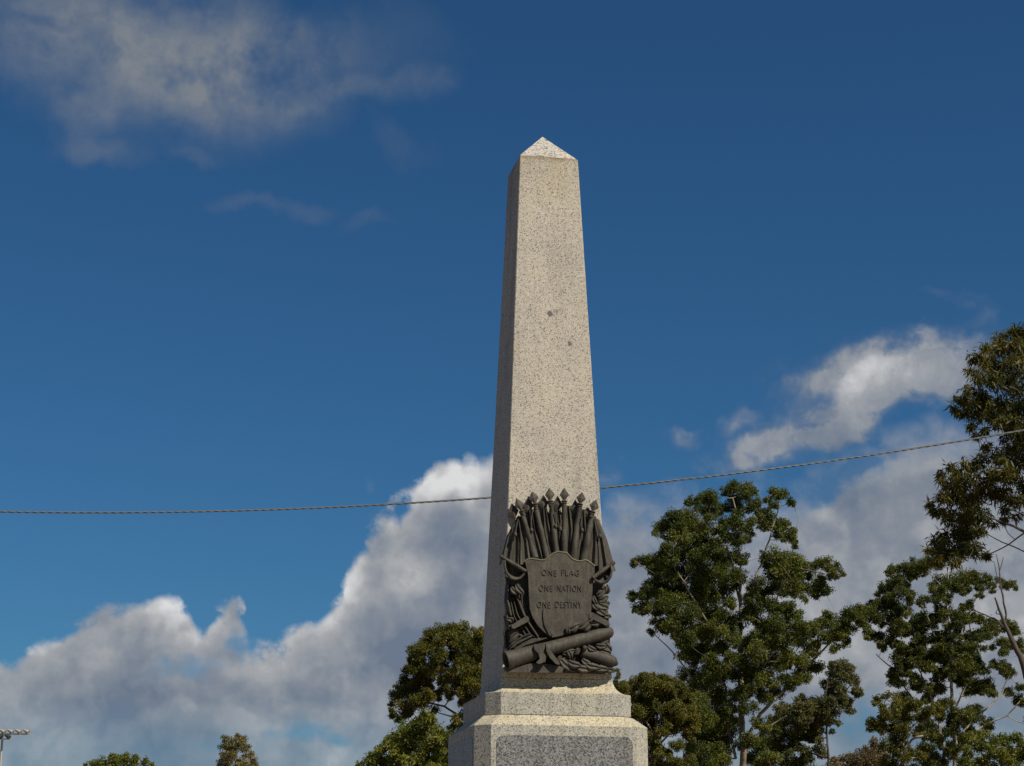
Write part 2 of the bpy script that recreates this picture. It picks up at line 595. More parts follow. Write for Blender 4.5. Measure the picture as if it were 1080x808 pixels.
# unseen clouds over the rest of the sky, darkened to dim the shaded stone
fb = W.noise(N, 3.0, 3, .58)
d4 = W.m('MULTIPLY', W.mr(fb, .52, .68, 0, .6, 'SMOOTHSTEP'), W.mr(W.m('ABSOLUTE', az), 24, 40))
col4 = W.ramp(W.mr(fb, .55, .75), [(0, (.12, .112, .105)), (1, (.09, .088, .088))])


def scaled(c):
    return W.mix(1.0, c, (1 / BGS, 1 / BGS, 1 / BGS), 'MULTIPLY')


c = W.mix(d4, skyc, scaled(col4))
c = W.mix(d1, c, scaled(col1))
c = W.mix(d2, c, scaled(col2))
c = W.mix(d3, c, scaled(col3))
W.link(c, bg.inputs[0])
world.cycles.sampling_method = 'MANUAL'
world.cycles.sample_map_resolution = 512

# ------------------------------------------------------------------ ground
m, nt, bs, out = material('grass')
co = nt.new('ShaderNodeTexCoord').outputs['Object']
n = nt.noise(co, .35, 8, .65)
nt.link(nt.ramp(n, [(.3, (.10, .075, .03)), (.5, (.165, .12, .06)), (.7, (.22, .16, .085))]), bs.inputs['Base Color'])
bs.inputs['Roughness'].default_value = .95
bump(nt, bs, nt.noise(co, 30, 4), .6, .03)
b = MB()
R = 4000
ring = [(R * math.cos(a * math.pi / 32), R * math.sin(a * math.pi / 32), 0) for a in range(64)]
b.add(ring, [tuple(range(64))])
tag(b.build('ground', m), kind='structure')

m, nt, bs, out = material('concrete_paving')
co = nt.new('ShaderNodeTexCoord').outputs['Object']
nt.link(nt.ramp(nt.noise(co, 3, 6, .6), [(.3, (.22, .165, .125)), (.7, (.30, .235, .185))]), bs.inputs['Base Color'])
bs.inputs['Roughness'].default_value = .9
b = MB()
b.box(-4.5, 4.5, -4.5, 4.5, 0.0, .1)
pv = b.build('pavement', m)
pv.location = (MX, MD, 0)
pv.rotation_euler = (0, 0, TH)
tag(pv, kind='structure')

# ------------------------------------------------------------------ monument
mon = empty('obelisk', (MX, MD, .1), TH)
tag(mon, 'tall speckled granite obelisk with a dark bronze military trophy on its front', 'monument')
MOFF = Vector((0, 0, -.1))


def octo(h, c, z):
    return [Vector(p) + MOFF for p in ((-h + c, -h, z), (h - c, -h, z), (h, -h + c, z), (h, h - c, z), (h - c, h, z), (-h + c, h, z), (-h, h - c, z), (-h, -h + c, z))]


def stack(secs, cap0=True, cap1=True):
    b = MB()
    rows = [octo(*s_) for s_ in secs]
    n = 8
    vs = [p for r in rows for p in r]
    fs = [(i * n + k, i * n + (k + 1) % n, (i + 1) * n + (k + 1) % n, (i + 1) * n + k) for i in range(len(rows) - 1) for k in range(n)]
    if cap0: fs.append(tuple(range(n))[::-1])
    if cap1: fs.append(tuple((len(rows) - 1) * n + k for k in range(n)))
    b.add(vs, fs)
    return b


def sq(h, z):
    return [Vector((-h, -h, z)) + MOFF, Vector((h, -h, z)) + MOFF, Vector((h, h, z)) + MOFF, Vector((-h, h, z)) + MOFF]


# shaft: subdivided so its arrises can be slightly worn
b = MB()
NS = 44
rows = []
for i in range(NS + 1):
    z = z2 + (z1 - z2) * i / NS
    h = w2h - TAPER * (z - z2)
    r_ = []
    a = .006
    for (sx_, sy_) in ((-1, -1), (1, -1), (1, 1), (-1, 1)):
        w = a * (1 + .9 * mnoise.noise(Vector((sx_ * 7, sy_ * 5, z * 9))))
        x, y = sx_ * h, sy_ * h
        if sx_ * sy_ > 0:
            r_ += [(x, y - sy_ * w, z), (x - sx_ * w, y, z)]
        else:
            r_ += [(x - sx_ * w, y, z), (x, y - sy_ * w, z)]
    rows.append([Vector(p) + MOFF for p in r_])
n = 8
vs = [p for r in rows for p in r]
fs = [(i * n + k, i * n + (k + 1) % n, (i + 1) * n + (k + 1) % n, (i + 1) * n + k) for i in range(NS) for k in range(n)]
fs += [tuple(range(n))[::-1], tuple(NS * n + k for k in range(n))]
b.add(vs, fs)


def grounded(o):
    """object coordinates of stone run from the ground, for the stain heights"""
    return o


shaft = b.build('shaft', M['shaft'], mon)

b = MB()
zc = z1 + .006
cr = w1h - .003
vs = []
ncap = 10
for side in range(4):
    for k in range(ncap):
        t = k / ncap
        c0 = [(-1, -1), (1, -1), (1, 1), (-1, 1)][side]
        c1_ = [(-1, -1), (1, -1), (1, 1), (-1, 1)][(side + 1) % 4]
        x = c0[0] + (c1_[0] - c0[0]) * t
        y = c0[1] + (c1_[1] - c0[1]) * t
        j = 1 - .018 * random.random()
        vs.append(Vector((x * cr * j, y * cr * j, zc + .004 * random.random())) + MOFF)
vb = [v + Vector((0, 0, -.004)) for v in vs]
nb = len(vs)
apex = Vector((.0, 0, z0)) + MOFF
allv = vb + vs + [apex]
fs = [(k, (k + 1) % nb, nb + (k + 1) % nb, nb + k) for k in range(nb)] + [(nb + k, nb + (k + 1) % nb, 2 * nb) for k in range(nb)] + [tuple(range(nb))[::-1]]
b.add(allv, fs)
b.build('pyramid_cap', M['cap'], mon)

# upper plinth with its cove
secs = []
for i in range(9):
    t = i / 8                                         # 0 at the arris of the plinth, 1 at the shaft
    ang = t * math.pi / 2
    h = w2h + .004 + (ph - w2h - .004) * (1 - math.sin(ang))
    z = z3 + (z2 + .004 - z3) * (1 - math.cos(ang))
    cc = pc * (h - w2h) / (ph - w2h) + .004
    secs.append((h, cc, z))
secs = [(ph, pc, z4 + .004), (ph, pc, z3)] + secs[1:]
stack(secs).build('upper_plinth', M['base'], mon, bevel=.004)
stack([(qh, qc, 1.15), (qh, qc, z5), (ph + .012, pc + .012, z4)]).build('pedestal', M['base'], mon, bevel=.004)
for (h, za, zb) in ((1.0, .78, 1.147), (1.35, .44, .777), (1.75, .1, .437)):
    stack([(h, .02, za), (h, .02, zb)]).build('step', M['base'], mon, bevel=.008)


def panel(rot):
    b = MB()
    x0, x1, zt, zb, r = -.565, .565, z5 - .085, 1.45, .06
    out_ = []
    for (cx, cz, a0) in ((x1 - r, zt - r, 0), (x0 + r, zt - r, 90), (x0 + r, zb + r, 180), (x1 - r, zb + r, 270)):
        for k in range(5):
            a = math.radians(a0 + k * 22.5)
            out_.append((cx + r * math.cos(a), cz + r * math.sin(a)))
    n = len(out_)
    c_, s_ = math.cos(rot), math.sin(rot)
    vs = []
    for dy in (-.004, .02):
        for (x, z) in out_:
            y = -qh + dy
            vs.append((x * c_ - y * s_, x * s_ + y * c_, z - .1))
    b.add(vs, [tuple(range(n)), tuple(range(n, 2 * n))[::-1]] + [(k, (k + 1) % n, n + (k + 1) % n, n + k) for k in range(n)])
    return b


for k in range(4): panel(k * math.pi / 2).build('inscription_panel', M['panel'], mon)

# ------------------------------------------------------------------ bronze trophy
MPP = .0077                                      # metres per pixel on the front face


def c1(X, Y): return 510 + X / 6.733, 500 + Y / 6.733


def c2(X, Y): return 510 + X / 6.733, 600 + Y / 6.733


def L(p, d):
    return face(p[0], p[1], d) + MOFF


relief = None


def rb(b, name, smooth=True, bevel=0.0, mat='bronze'):
    return b.build(name, M[mat], relief, smooth=smooth, bevel=bevel)


def slab(b, poly, d0, d1, inset=0.0):
    """thick plate with rounded edge from an outline (pixel points)"""
    n = len(poly)
    cx = sum(p[0] for p in poly) / n
    cy = sum(p[1] for p in poly) / n
    rings = []
    for (d, s_) in ((d0, 1.0), (d1 - .35 * (d1 - d0), 1.0), (d1 - .08 * (d1 - d0), 1 - inset * .5), (d1, 1 - inset * 1.2)):
        rings.append([L((cx + (p[0] - cx) * s_, cy + (p[1] - cy) * s_), d) for p in poly])
    vs = [p for r in rings for p in r]
    fs = [(i * n + k, i * n + (k + 1) % n, (i + 1) * n + (k + 1) % n, (i + 1) * n + k) for i in range(3) for k in range(n)]
    fs += [tuple(range(n))[::-1], tuple(3 * n + k for k in range(n))]
    b.add(vs, fs)


def rtube(b, pts, rads, n=10, flat=1.0):
    """pts: (px point, d); rads in pixels"""
    b.tube([L(p, d) for p, d in pts], [r * MPP for r in rads], n)


def ball(b, p, d, r, sx_=1, sz_=1, n=10):
    c = L(p, d)
    vs, fs = [], []
    for i in range(n + 1):
        th = math.pi * i / n
        for k in range(n):
            a = 2 * math.pi * k / n
            vs.append(c + Vector((r * MPP * sx_ * math.sin(th) * math.cos(a), r * MPP * math.sin(th) * math.sin(a), r * MPP * sz_ * math.cos(th))))
    for i in range(n):
        for k in range(n): fs.append((i * n + k, i * n + (k + 1) % n, (i + 1) * n + (k + 1) % n, (i + 1) * n + k))
    b.add(vs, fs)


def fold(b, axis, widths, d, amp, nr, phase=0.0, sag=.3, nu=26, nv=14):
    """hanging furled cloth: arched strip with running ridges; axis = px points"""
    rows = []
    m_ = len(axis)
    for j in range(nv + 1):
        t = j / nv * (m_ - 1)
        i = min(int(t), m_ - 2)
        f = t - i
        ax = Vector(axis[i]).lerp(Vector(axis[i + 1]), f)
        w = widths[i] + (widths[i + 1] - widths[i]) * f
        dr = Vector(axis[i + 1]) - Vector(axis[i])
        nrm = Vector((dr.y, -dr.x)).normalized() * -1
        row = []
        for k in range(nu + 1):
            u = k / nu
            arch = math.sqrt(max(0, 1 - (2 * u - 1) ** 2))
            wob = .6 * math.sin(j / nv * 3 + phase)
            h = d * arch + amp * math.cos(2 * math.pi * nr * u + phase + wob) * arch
            h += .004 * mnoise.noise(Vector((u * 6, j / nv * 5, phase)))
            p = ax + nrm * (u - .5) * w
            row.append(L((p.x, p.y), max(.0, h)))
        rows.append(row)
    b.grid(rows)


def leaf(b, p0, p1, w, d, curl=.02, veins=True, n=7):
    """thick lance-shaped leaf lying from p0 to p1"""
    a, c = Vector(p0), Vector(p1)
    dr = c - a
    nn = Vector((-dr.y, dr.x)).normalized()
    rows = []
    for j in range(n + 1):
        t = j / n
        ww = w * math.sin(math.pi * (t * .86 + .1)) ** .8
        if j == n: ww = w * .04
        if j % 2: ww *= 1.12
        ax = a + dr * t + nn * .12 * w * math.sin(t * 5)
        hd = d + curl * math.sin(math.pi * t)
        row = []
        for k, (s_, e) in enumerate(((-1, -.035), (-1, -.008), (-.5, .004), (0, -.006), (.5, .004), (1, -.008), (1, -.035))):
            p = ax + nn * s_ * ww * .5
            row.append(L((p.x, p.y), max(.005, hd + e)))
        rows.append(row)
    b.grid(rows)


relief = None
b = MB()
bp = [c1(225, 360), c1(330, 300), c1(430, 270), c1(600, 270), c1(700, 300), c1(800, 360), c1(845, 560), c1(875, 660), c2(895, 60), c2(860, 120), c2(885, 300), c2(895, 450), c2(905, 640),
      c2(880, 728), c2(560, 715), c2(170, 705), c2(160, 560), c2(165, 300), c2(165, 120), c2(150, 40), c1(150, 640), c1(185, 560)]
slab(b, bp, -.012, .03, .01)
relief = b.build('bronze_trophy', M['bronze'], mon, smooth=True)
tag(relief, 'dark bronze relief of shield, furled flags, swords and cannon barrels')


def spear(tip, base, w, d, collar):
    b = MB()
    t, bs_ = Vector(tip), Vector(base)
    dr = bs_ - t
    nn = Vector((-dr.y, dr.x)).normalized()
    w *= 1.16
    prof = [(0, .02), (.24, .27), (.50, .52), (.54, .52), (.72, .32), (.9, .15), (1, .13)]
    rows = []
    for (f, hw) in prof:
        c = t + dr * f
        q = nn * hw * w
        rows.append([L((c.x - q.x, c.y - q.y), d - .012), L((c.x - q.x, c.y - q.y), d - .003), L((c.x, c.y), d + .010 * min(1, hw * 2.4)), L((c.x + q.x, c.y + q.y), d - .003), L((c.x + q.x, c.y + q.y), d - .012)])
    b.grid(rows)
    sh = rb(b, 'spearhead', smooth=False)
    if collar:
        b = MB()
        dn = dr.normalized()
        u = bs_
        prof2 = [(-1.2, 1.7), (-.5, 3.2), (.3, 3.6), (.9, 3.2), (1.1, 2.3), (1.8, 2.3), (2.0, 3.0), (2.8, 3.0), (3.2, 2.3), (6, 2.2)]
        b.tube([L((u.x + dn.x * s_, u.y + dn.y * s_), d - .004) for s_, _ in prof2], [r_ * MPP for _, r_ in prof2], 12)
        rb(b, 'collar')


for a_ in (((200, 208), (222, 318), 9.5), ((322, 155), (312, 290), 9), ((425, 148), (425, 262), 8.4), ((525, 152), (527, 275), 8), ((650, 182), (655, 300), 8.5), ((735, 232), (742, 320), 8)):
    spear(c1(*a_[0]), c1(*a_[1]), a_[2], .045, False)
for a_ in (((232, 170), (272, 262), 8.2), ((345, 124), (366, 212), 8.6), ((467, 98), (473, 193), 8.4), ((573, 98), (573, 193), 8.2), ((700, 130), (685, 213), 8.4), ((799, 183), (773, 268), 8.4)):
    spear(c1(*a_[0]), c1(*a_[1]), a_[2], .085, True)

# poles with cloth furled round them
for (a_, b_, r0, r1) in (((276, 290), (368, 600), 2.3, 3.4), ((370, 240), (452, 600), 2.4, 3.2), ((480, 218), (516, 560), 2.3, 3.0), ((573, 222), (574, 560), 2.4, 3.2), ((681, 240), (636, 610), 2.6, 3.8), ((770, 290), (712, 620), 2.6, 4.2)):
    b = MB()
    A, B = Vector(a_), Vector(b_)
    n_ = 9
    rtube(b, [(c1(*(A.lerp(B, i / n_))), .075 + .012 * math.sin(i * .9 + a_[0])) for i in range(n_ + 1)], [(r0 + (r1 - r0) * i / n_) * 1.15 + .3 * math.sin(i * 2.1 + a_[0]) for i in range(n_ + 1)], 12)
    rb(b, 'flag_pole')
FL = [([(262, 300), (225, 450), (215, 650)], (4, 13, 22), .055, .016, 2, .3),
      ([(255, 330), (285, 470), (300, 640)], (4, 11, 18), .075, .014, 1.5, 1.9),
      ([(330, 250), (345, 400), (395, 620)], (5, 9, 14), .068, .014, 2, 1.0),
      ([(375, 260), (400, 420), (430, 610)], (4, 8, 11), .060, .012, 1.5, .1),
      ([(430, 240), (450, 400), (490, 560)], (4, 9, 11), .062, .014, 1.5, 2.0),
      ([(500, 240), (520, 400), (540, 560)], (4, 8, 9), .058, .013, 1.5, 2.9),
      ([(525, 260), (545, 400), (550, 560)], (5, 8, 10), .05, .013, 2, .8),
      ([(600, 225), (612, 400), (600, 590)], (4, 9, 12), .062, .014, 1.5, .4),
      ([(655, 280), (675, 420), (670, 620)], (5, 10, 14), .055, .014, 2, 2.2),
      ([(705, 250), (710, 420), (690, 620)], (4, 9, 13), .062, .014, 1.5, .9),
      ([(775, 300), (780, 450), (770, 650)], (5, 11, 17), .072, .016, 1.5, 1.5),
      ([(795, 320), (825, 470), (850, 700)], (4, 11, 19), .060, .015, 2, .6)]
for a_, w_, d_, am, nr, ph_ in FL:
    b = MB()
    fold(b, [c1(*q) for q in a_], [q * 1.4 for q in w_], d_, am * 1.15, nr + 1, ph_)
    rb(b, 'furled_flag')
for pth in (((245, 320), (232, 380), (226, 430)), ((350, 250), (338, 330), (342, 400)), ((508, 270), (518, 330), (512, 370)), ((545, 290), (550, 340), (545, 390)), ((700, 300), (690, 350), (700, 400)), ((795, 310), (812, 380), (826, 440))):
    b = MB()
    rtube(b, [(c1(*q), .1) for q in pth], [.8, .8, .9], 6)
    ball(b, c1(*pth[-1]), .1, 2.0, 1, 1.4)
    rb(b, 'tassel')

# shield
top_ = [(290, 622), (312, 606), (340, 600), (375, 606), (410, 612), (440, 607), (462, 592), (478, 572), (500, 562), (525, 551), (560, 556), (590, 560), (608, 580), (628, 602), (660, 616), (692, 620), (718, 611), (735, 614), (760, 632), (790, 655)]
side_r = [(788, 700), (778, 780), (772, 860), (768, 960)]
poly = [c1(*p) for p in top_] + [c1(*p) for p in side_r] + [c2(*p) for p in ((760, 330), (735, 375), (690, 410), (640, 435), (600, 452), (560, 480), (520, 490), (490, 495), (455, 478), (420, 448), (380, 405), (345, 350), (325, 290), (318, 200), (314, 100))] + [c1(*p) for p in ((312, 720), (300, 660))]
b = MB()
slab(b, poly, .03, .115, .02)
rb(b, 'shield', bevel=0)
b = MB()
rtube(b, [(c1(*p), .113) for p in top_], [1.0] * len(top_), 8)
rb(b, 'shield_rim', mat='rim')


def lettering(txt, cx, cy, w, hh):
    cu = bpy.data.curves.new('t', 'FONT')
    cu.body = txt
    cu.size = 1
    cu.align_x = 'CENTER'
    cu.align_y = 'CENTER'
    cu.extrude = .5
    cu.offset = -.012
    cu.space_character = 1.12
    cu.resolution_u = 3
    ob = bpy.data.objects.new('t', cu)
    COL.objects.link(ob)
    dg = bpy.context.evaluated_depsgraph_get()
    me = bpy.data.meshes.new_from_object(ob.evaluated_get(dg))
    bpy.data.objects.remove(ob)
    xs = [v.co.x for v in me.vertices]
    ys = [v.co.y for v in me.vertices]
    mx_, my_ = (max(xs) + min(xs)) / 2, (max(ys) + min(ys)) / 2
    kx, ky = w / (max(xs) - min(xs)), hh / (max(ys) - min(ys))
    # upright on the sloping shield face, level along local x
    c0 = face(cx, cy, .115) + MOFF
    upv = Vector((0, TAPER, 1)).normalized()
    nv = Vector((0, -1, TAPER)).normalized()
    for v in me.vertices:
        u_, v_, e_ = (v.co.x - mx_) * kx * MPP * 1.02, (v.co.y - my_) * ky * MPP * 1.03, v.co.z
        v.co = c0 + Vector((1, 0, 0)) * u_ + upv * v_ + nv * (.004 + e_ * .0065)
    me.materials.append(M['letter'])
    o = bpy.data.objects.new('lettering', me)
    COL.objects.link(o)
    o.parent = relief
    return o


for words, (cx, cy), w_, h_ in ((('ONE', 'FLAG'), c1(547, 701), 40.5, 6.4), (('ONE', 'NATION'), c2(545, 137), 46, 6.8), (('ONE', 'DESTINY'), c2(540, 254), 48.5, 6.8)):
    units = [sum({'I': .45, 'N': 1.08, 'O': 1.1}.get(ch, .92) for ch in q) for q in words]
    gap_ = .75
    u_ = w_ / (sum(units) + gap_)
    x_ = cx - w_ / 2
    for q, n_u in zip(words, units):
        lettering(q, x_ + n_u * u_ / 2, cy, n_u * u_ * .97, h_)
        x_ += (n_u + gap_) * u_

# swords at both sides
for (ga, gb, guard, blade) in (
        ((128, 588), (300, 692), ((150, 615), (152, 660), (165, 705), (190, 738), (225, 748), (262, 738), (292, 706)), ((300, 692), (420, 770))),
        ((922, 630), (776, 738), ((905, 650), (912, 690), (900, 730), (875, 765), (840, 775), (805, 762), (778, 738)), ((776, 738), (700, 800)))):
    b = MB()
    A, B = Vector(ga), Vector(gb)
    rtube(b, [(c1(*A.lerp(B, t)), .135) for t in (0, .06, .12, .3, .5, .7, .9, 1)], [1.2, 2.4, 1.6, 2.1, 2.5, 2.4, 2.1, 2.4], 12)
    ball(b, c1(*ga), .135, 2.4)
    rtube(b, [(c1(*q), .14 + .02 * math.sin(i)) for i, q in enumerate(guard)], [1.2, 1.3, 1.5, 1.6, 1.6, 1.5, 1.3], 10)
    # bowl of the guard: shallow shell behind the knuckle bow
    rows = []
    for i, q in enumerate(guard):
        Q = Vector(q)
        base = A.lerp(B, i / (len(guard) - 1))
        rows.append([L(c1(*base.lerp(Q, t)), .125 - .05 * math.sin(math.pi * t)) for t in (0, .25, .5, .75, 1.0)])
    b.grid(rows)
    rb(b, 'sword_hilt')

# lower left: hanging flag cloth in long folds, a cross guard over it
for a_, w_, d_, am, nr, ph_ in (
        ([(180, 110), (175, 230), (200, 330)], (7, 9, 8), .06, .018, 1.5, .5),
        ([(240, 110), (235, 200), (290, 330), (390, 480)], (9, 8, 9, 10), .075, .018, 1.5, 1.4),
        ([(200, 200), (230, 330), (330, 480), (440, 520)], (6, 9, 10, 6), .06, .02, 2, 2.6),
        ([(285, 150), (280, 230), (330, 380), (470, 500)], (7, 6, 6, 6), .055, .014, 1, .3),
        ([(165, 330), (190, 420), (280, 480)], (8, 9, 7), .05, .016, 1.5, .9),
        ([(340, 470), (280, 500), (210, 545), (165, 590)], (8, 9, 8, 6), .085, .018, 2, 1.9),
        ([(450, 490), (380, 510), (290, 540), (230, 580)], (5, 9, 9, 8), .10, .018, 2, .2),
        ([(155, 440), (170, 520), (160, 600)], (5, 7, 7), .05, .012, 1, .1)):
    b = MB()
    fold(b, [c2(*q) for q in a_], w_, d_, am, nr, ph_)
    rb(b, 'draped_cloth')
b = MB()
slab(b, [c2(*q) for q in ((195, 400), (305, 332), (322, 345), (325, 372), (215, 428), (198, 424))], .06, .135, .05)
rb(b, 'crossguard', bevel=0)
b = MB()
slab(b, [c2(*q) for q in ((765, 305), (890, 372), (900, 402), (870, 405), (750, 345), (742, 322))], .06, .12, .05)
rb(b, 'crossguard')
b = MB()
slab(b, [c2(*q) for q in ((425, 285), (440, 300), (455, 380), (492, 470), (470, 480), (430, 400), (420, 330))], .11, .128, .05)
rb(b, 'sword_blade')


def cannon(b, p0, d0_, p1, d1_, prof, n=24, bore=True):
    A, B = L(p0, d0_), L(p1, d1_)
    pts_, rr = [], []
    if bore:
        for (t, r_) in ((.10, .1), (.10, prof[0][1] * .72), (.0, prof[0][1] * .76)):
            pts_.append(A.lerp(B, t))
            rr.append(r_ * MPP)
    for (t, r_) in prof:
        pts_.append(A.lerp(B, t))
        rr.append(r_ * MPP)
    # own tube builder: fixed axis so that coincident stations stay perpendicular
    t_ = (B - A).normalized()
    a_ = t_.cross(Vector((0, 0, 1))).normalized()
    c_ = t_.cross(a_)
    vs = [p + (a_ * math.cos(2 * math.pi * k / n) + c_ * math.sin(2 * math.pi * k / n)) * r_ for p, r_ in zip(pts_, rr) for k in range(n)]
    fs = [(i * n + k, i * n + (k + 1) % n, (i + 1) * n + (k + 1) % n, (i + 1) * n + k) for i in range(len(pts_) - 1) for k in range(n)]
    fs += [tuple(range(n)), tuple((len(pts_) - 1) * n + k for k in range(n))]
    b.add(vs, fs)


b = MB()
cannon(b, c2(158, 652), .145, c2(915, 443), .06,
       [(.0, 9.9), (.012, 10.4), (.04, 9.8), (.05, 9.3), (.15, 8.9), (.27, 8.6), (.285, 8.9), (.30, 8.5), (.31, 7.9), (.6, 7.2), (.93, 6.7), (.965, 6.6), (.985, 5.6), (1.0, 3.5), (1.005, .1)])
rb(b, 'cannon_barrel')
b = MB()
cannon(b, c2(690, 590), .07, c2(945, 668), .085,
       [(.0, 5.2), (.03, 6.6), (.12, 6.7), (.16, 6.2), (.55, 6.9), (.6, 7.3), (.66, 7.2), (.85, 6.6), (.95, 5.2), (1.0, 2.5), (1.01, .1)], bore=False)
ball(b, c2(718, 562), .13, 2.8)
rtube(b, [(c2(718, 562), .11), (c2(735, 600), .09)], [1.6, 2.4])
rb(b, 'cannon_barrel')
# ribbon over the big barrel
b = MB()
slab(b, [c2(*q) for q in ((355, 545), (400, 528), (438, 530), (436, 560), (425, 590), (445, 622), (440, 662), (392, 678), (372, 668), (400, 640), (388, 600), (362, 575))], .10, .215, .04)
rb(b, 'ribbon')
b = MB()
slab(b, [c2(*q) for q in ((438, 528), (458, 552), (500, 612), (542, 668), (538, 684), (515, 678), (470, 632), (445, 582))], .10, .205, .04)
rb(b, 'ribbon')
b = MB()
slab(b, [c2(*q) for q in ((140, 705), (250, 690), (330, 672), (400, 668), (520, 684), (575, 700), (562, 738), (420, 738), (250, 736), (165, 735))], .02, .15, .03)
slab(b, [c2(*q) for q in ((560, 705), (700, 722), (880, 730), (885, 748), (720, 746), (560, 738))], .0, .10, .03)
rb(b, 'rocky_base')
LV = [((545, 640), (640, 735), 9, .12), ((600, 655), (690, 700), 8, .135), ((560, 600), (660, 585), 7, .11), ((620, 640), (600, 570), 6, .12), ((640, 600), (690, 570), 6, .12),
      ((660, 690), (770, 728), 9, .12), ((720, 670), (830, 715), 8, .13), ((700, 640), (760, 690), 7, .12), ((780, 690), (890, 725), 8, .11), ((600, 620), (560, 690), 6, .1),
      ((850, 690), (930, 735), 7, .08), ((820, 560), (905, 610), 8, .08), ((800, 540), (880, 560), 7, .09), ((740, 545), (800, 590), 6, .11), ((860, 510), (905, 590), 7, .06), ((820, 520), (900, 500), 7, .06),
      ((600, 430), (690, 400), 8, .125), ((610, 410), (590, 465), 6, .12), ((670, 420), (760, 365), 8, .12), ((700, 430), (770, 400), 7, .11), ((760, 390), (850, 370), 8, .09), ((730, 370), (790, 340), 6, .11),
      ((800, 190), (870, 150), 8, .085), ((815, 220), (890, 205), 9, .09), ((810, 240), (885, 290), 9, .09), ((800, 270), (860, 340), 8, .085), ((845, 250), (900, 250), 7, .07), ((850, 320), (905, 350), 7, .06), ((780, 190), (800, 260), 5, .1), ((775, 240), (815, 300), 6, .1), ((870, 180), (885, 110), 6, .06),
      ((250, 440), (165, 470), 7, .08), ((250, 455), (175, 520), 8, .08), ((230, 430), (170, 410), 6, .07), ((205, 380), (170, 345), 7, .07), ((195, 130), (250, 190), 7, .1), ((230, 110), (280, 190), 7, .11), ((180, 560), (240, 520), 6, .09),
      ((930, 690), (945, 640), 5, .05), ((900, 710), (945, 730), 5, .05), ((640, 670), (560, 730), 6, .1), ((510, 660), (560, 620), 5, .11)]
for p0_, p1_, w_, d_ in LV:
    b = MB()
    leaf(b, c2(*p0_), c2(*p1_), w_, d_)
    rb(b, 'laurel_leaf')

# ------------------------------------------------------------------ overhead cable
m, nt, bs, out = material('cable')
bs.inputs['Base Color'].default_value = (.15, .152, .152, 1)
bs.inputs['Roughness'].default_value = .5
CY = 24.0
b = MB()
for st in range(3):
    pts_ = []
    x = -700.0
    i = 0
    while x < 1900:
        y = 540.6 - 9.05e-5 * (x - 100) ** 2
        p = at(x, y, CY)
        a = x / 25.0 * 2 * math.pi + st * 2.0944
        pts_.append(p + Vector((0, math.cos(a) * .0062, math.sin(a) * .0062)))
        x += 2.2
    b.tube(pts_, [.0076] * len(pts_), 6)
tag(b.build('overhead_cable', m, smooth=True), 'grey twisted overhead cable sagging behind the obelisk', 'cable')

# ------------------------------------------------------------------ trees
DEN = 16.0
NL = [0]


def crown_mesh(name, blobs, mat, parent, leaf_l, leaf_w, dens, droop=.35, sub=7, seed=0, flat=.85):
    """blobs: (centre Vector, radius m); leaves as small four-sided blades in tufts"""
    rg = np.random.default_rng(seed + 100)
    P_, T_ = [], []
    for c, r in blobs:
        tone = rg.random()
        ns = sub
        lsz = 1.0
        dirs = rg.normal(size=(ns, 3))
        dirs /= np.linalg.norm(dirs, axis=1)[:, None]
        dirs[:, 2] = dirs[:, 2] * .8 + .12
        cc = np.array(c)[None, :] + dirs * r * rg.uniform(.35, .82, (ns, 1))
        rr = r * rg.uniform(.38, .66, ns)
        n = max(6, int(dens * DEN * (r ** 2) / (leaf_l * leaf_w) / ns))
        for k in range(ns):
            q = rg.normal(size=(n, 3))
            q /= np.linalg.norm(q, axis=1)[:, None]
            rad = rg.random(n)[:, None] ** .45 * rr[k]
            p = q * rad
            p[:, 2] *= flat
            P_.append(cc[k] + p)
            T_.append(np.full(n, np.clip(tone + rg.normal() * .18, 0, 1)))
    P_ = np.concatenate(P_)
    NL[0] += len(P_)
    T_ = np.concatenate(T_)
    n = len(P_)
    d = rg.normal(size=(n, 3))
    d[:, 2] -= droop * 1.6
    d /= np.linalg.norm(d, axis=1)[:, None]
    s = np.cross(d, rg.normal(size=(n, 3)))
    s /= np.linalg.norm(s, axis=1)[:, None]
    ll = leaf_l * rg.uniform(.6, 1.25, (n, 1))
    lw = leaf_w * rg.uniform(.7, 1.2, (n, 1))
    V = np.empty((n, 4, 3))
    V[:, 0] = P_
    V[:, 1] = P_ + d * ll * .45 + s * lw * .5
    V[:, 2] = P_ + d * ll
    V[:, 3] = P_ + d * ll * .45 - s * lw * .5
    me = bpy.data.meshes.new(name)
    me.vertices.add(n * 4)
    me.vertices.foreach_set('co', V.reshape(-1))
    me.loops.add(n * 4)
    me.loops.foreach_set('vertex_index', np.arange(n * 4, dtype=np.int32))
    me.polygons.add(n)
    me.polygons.foreach_set('loop_start', np.arange(n, dtype=np.int32) * 4)
    try:
        me.polygons.foreach_set('loop_total', np.full(n, 4, dtype=np.int32))
    except Exception:
        pass
    at_ = me.attributes.new('tone', 'FLOAT', 'POINT')
    at_.data.foreach_set('value', np.repeat(T_, 4).astype(np.float32))
    me.update(calc_edges=True)
    me.materials.append(mat)
    o = bpy.data.objects.new(name, me)
    COL.objects.link(o)
    o.parent = parent
    return n


def conv(bl, ox, oy, s):
    return [(ox + x / s, oy + y / s, r / s) for x, y, r in bl]


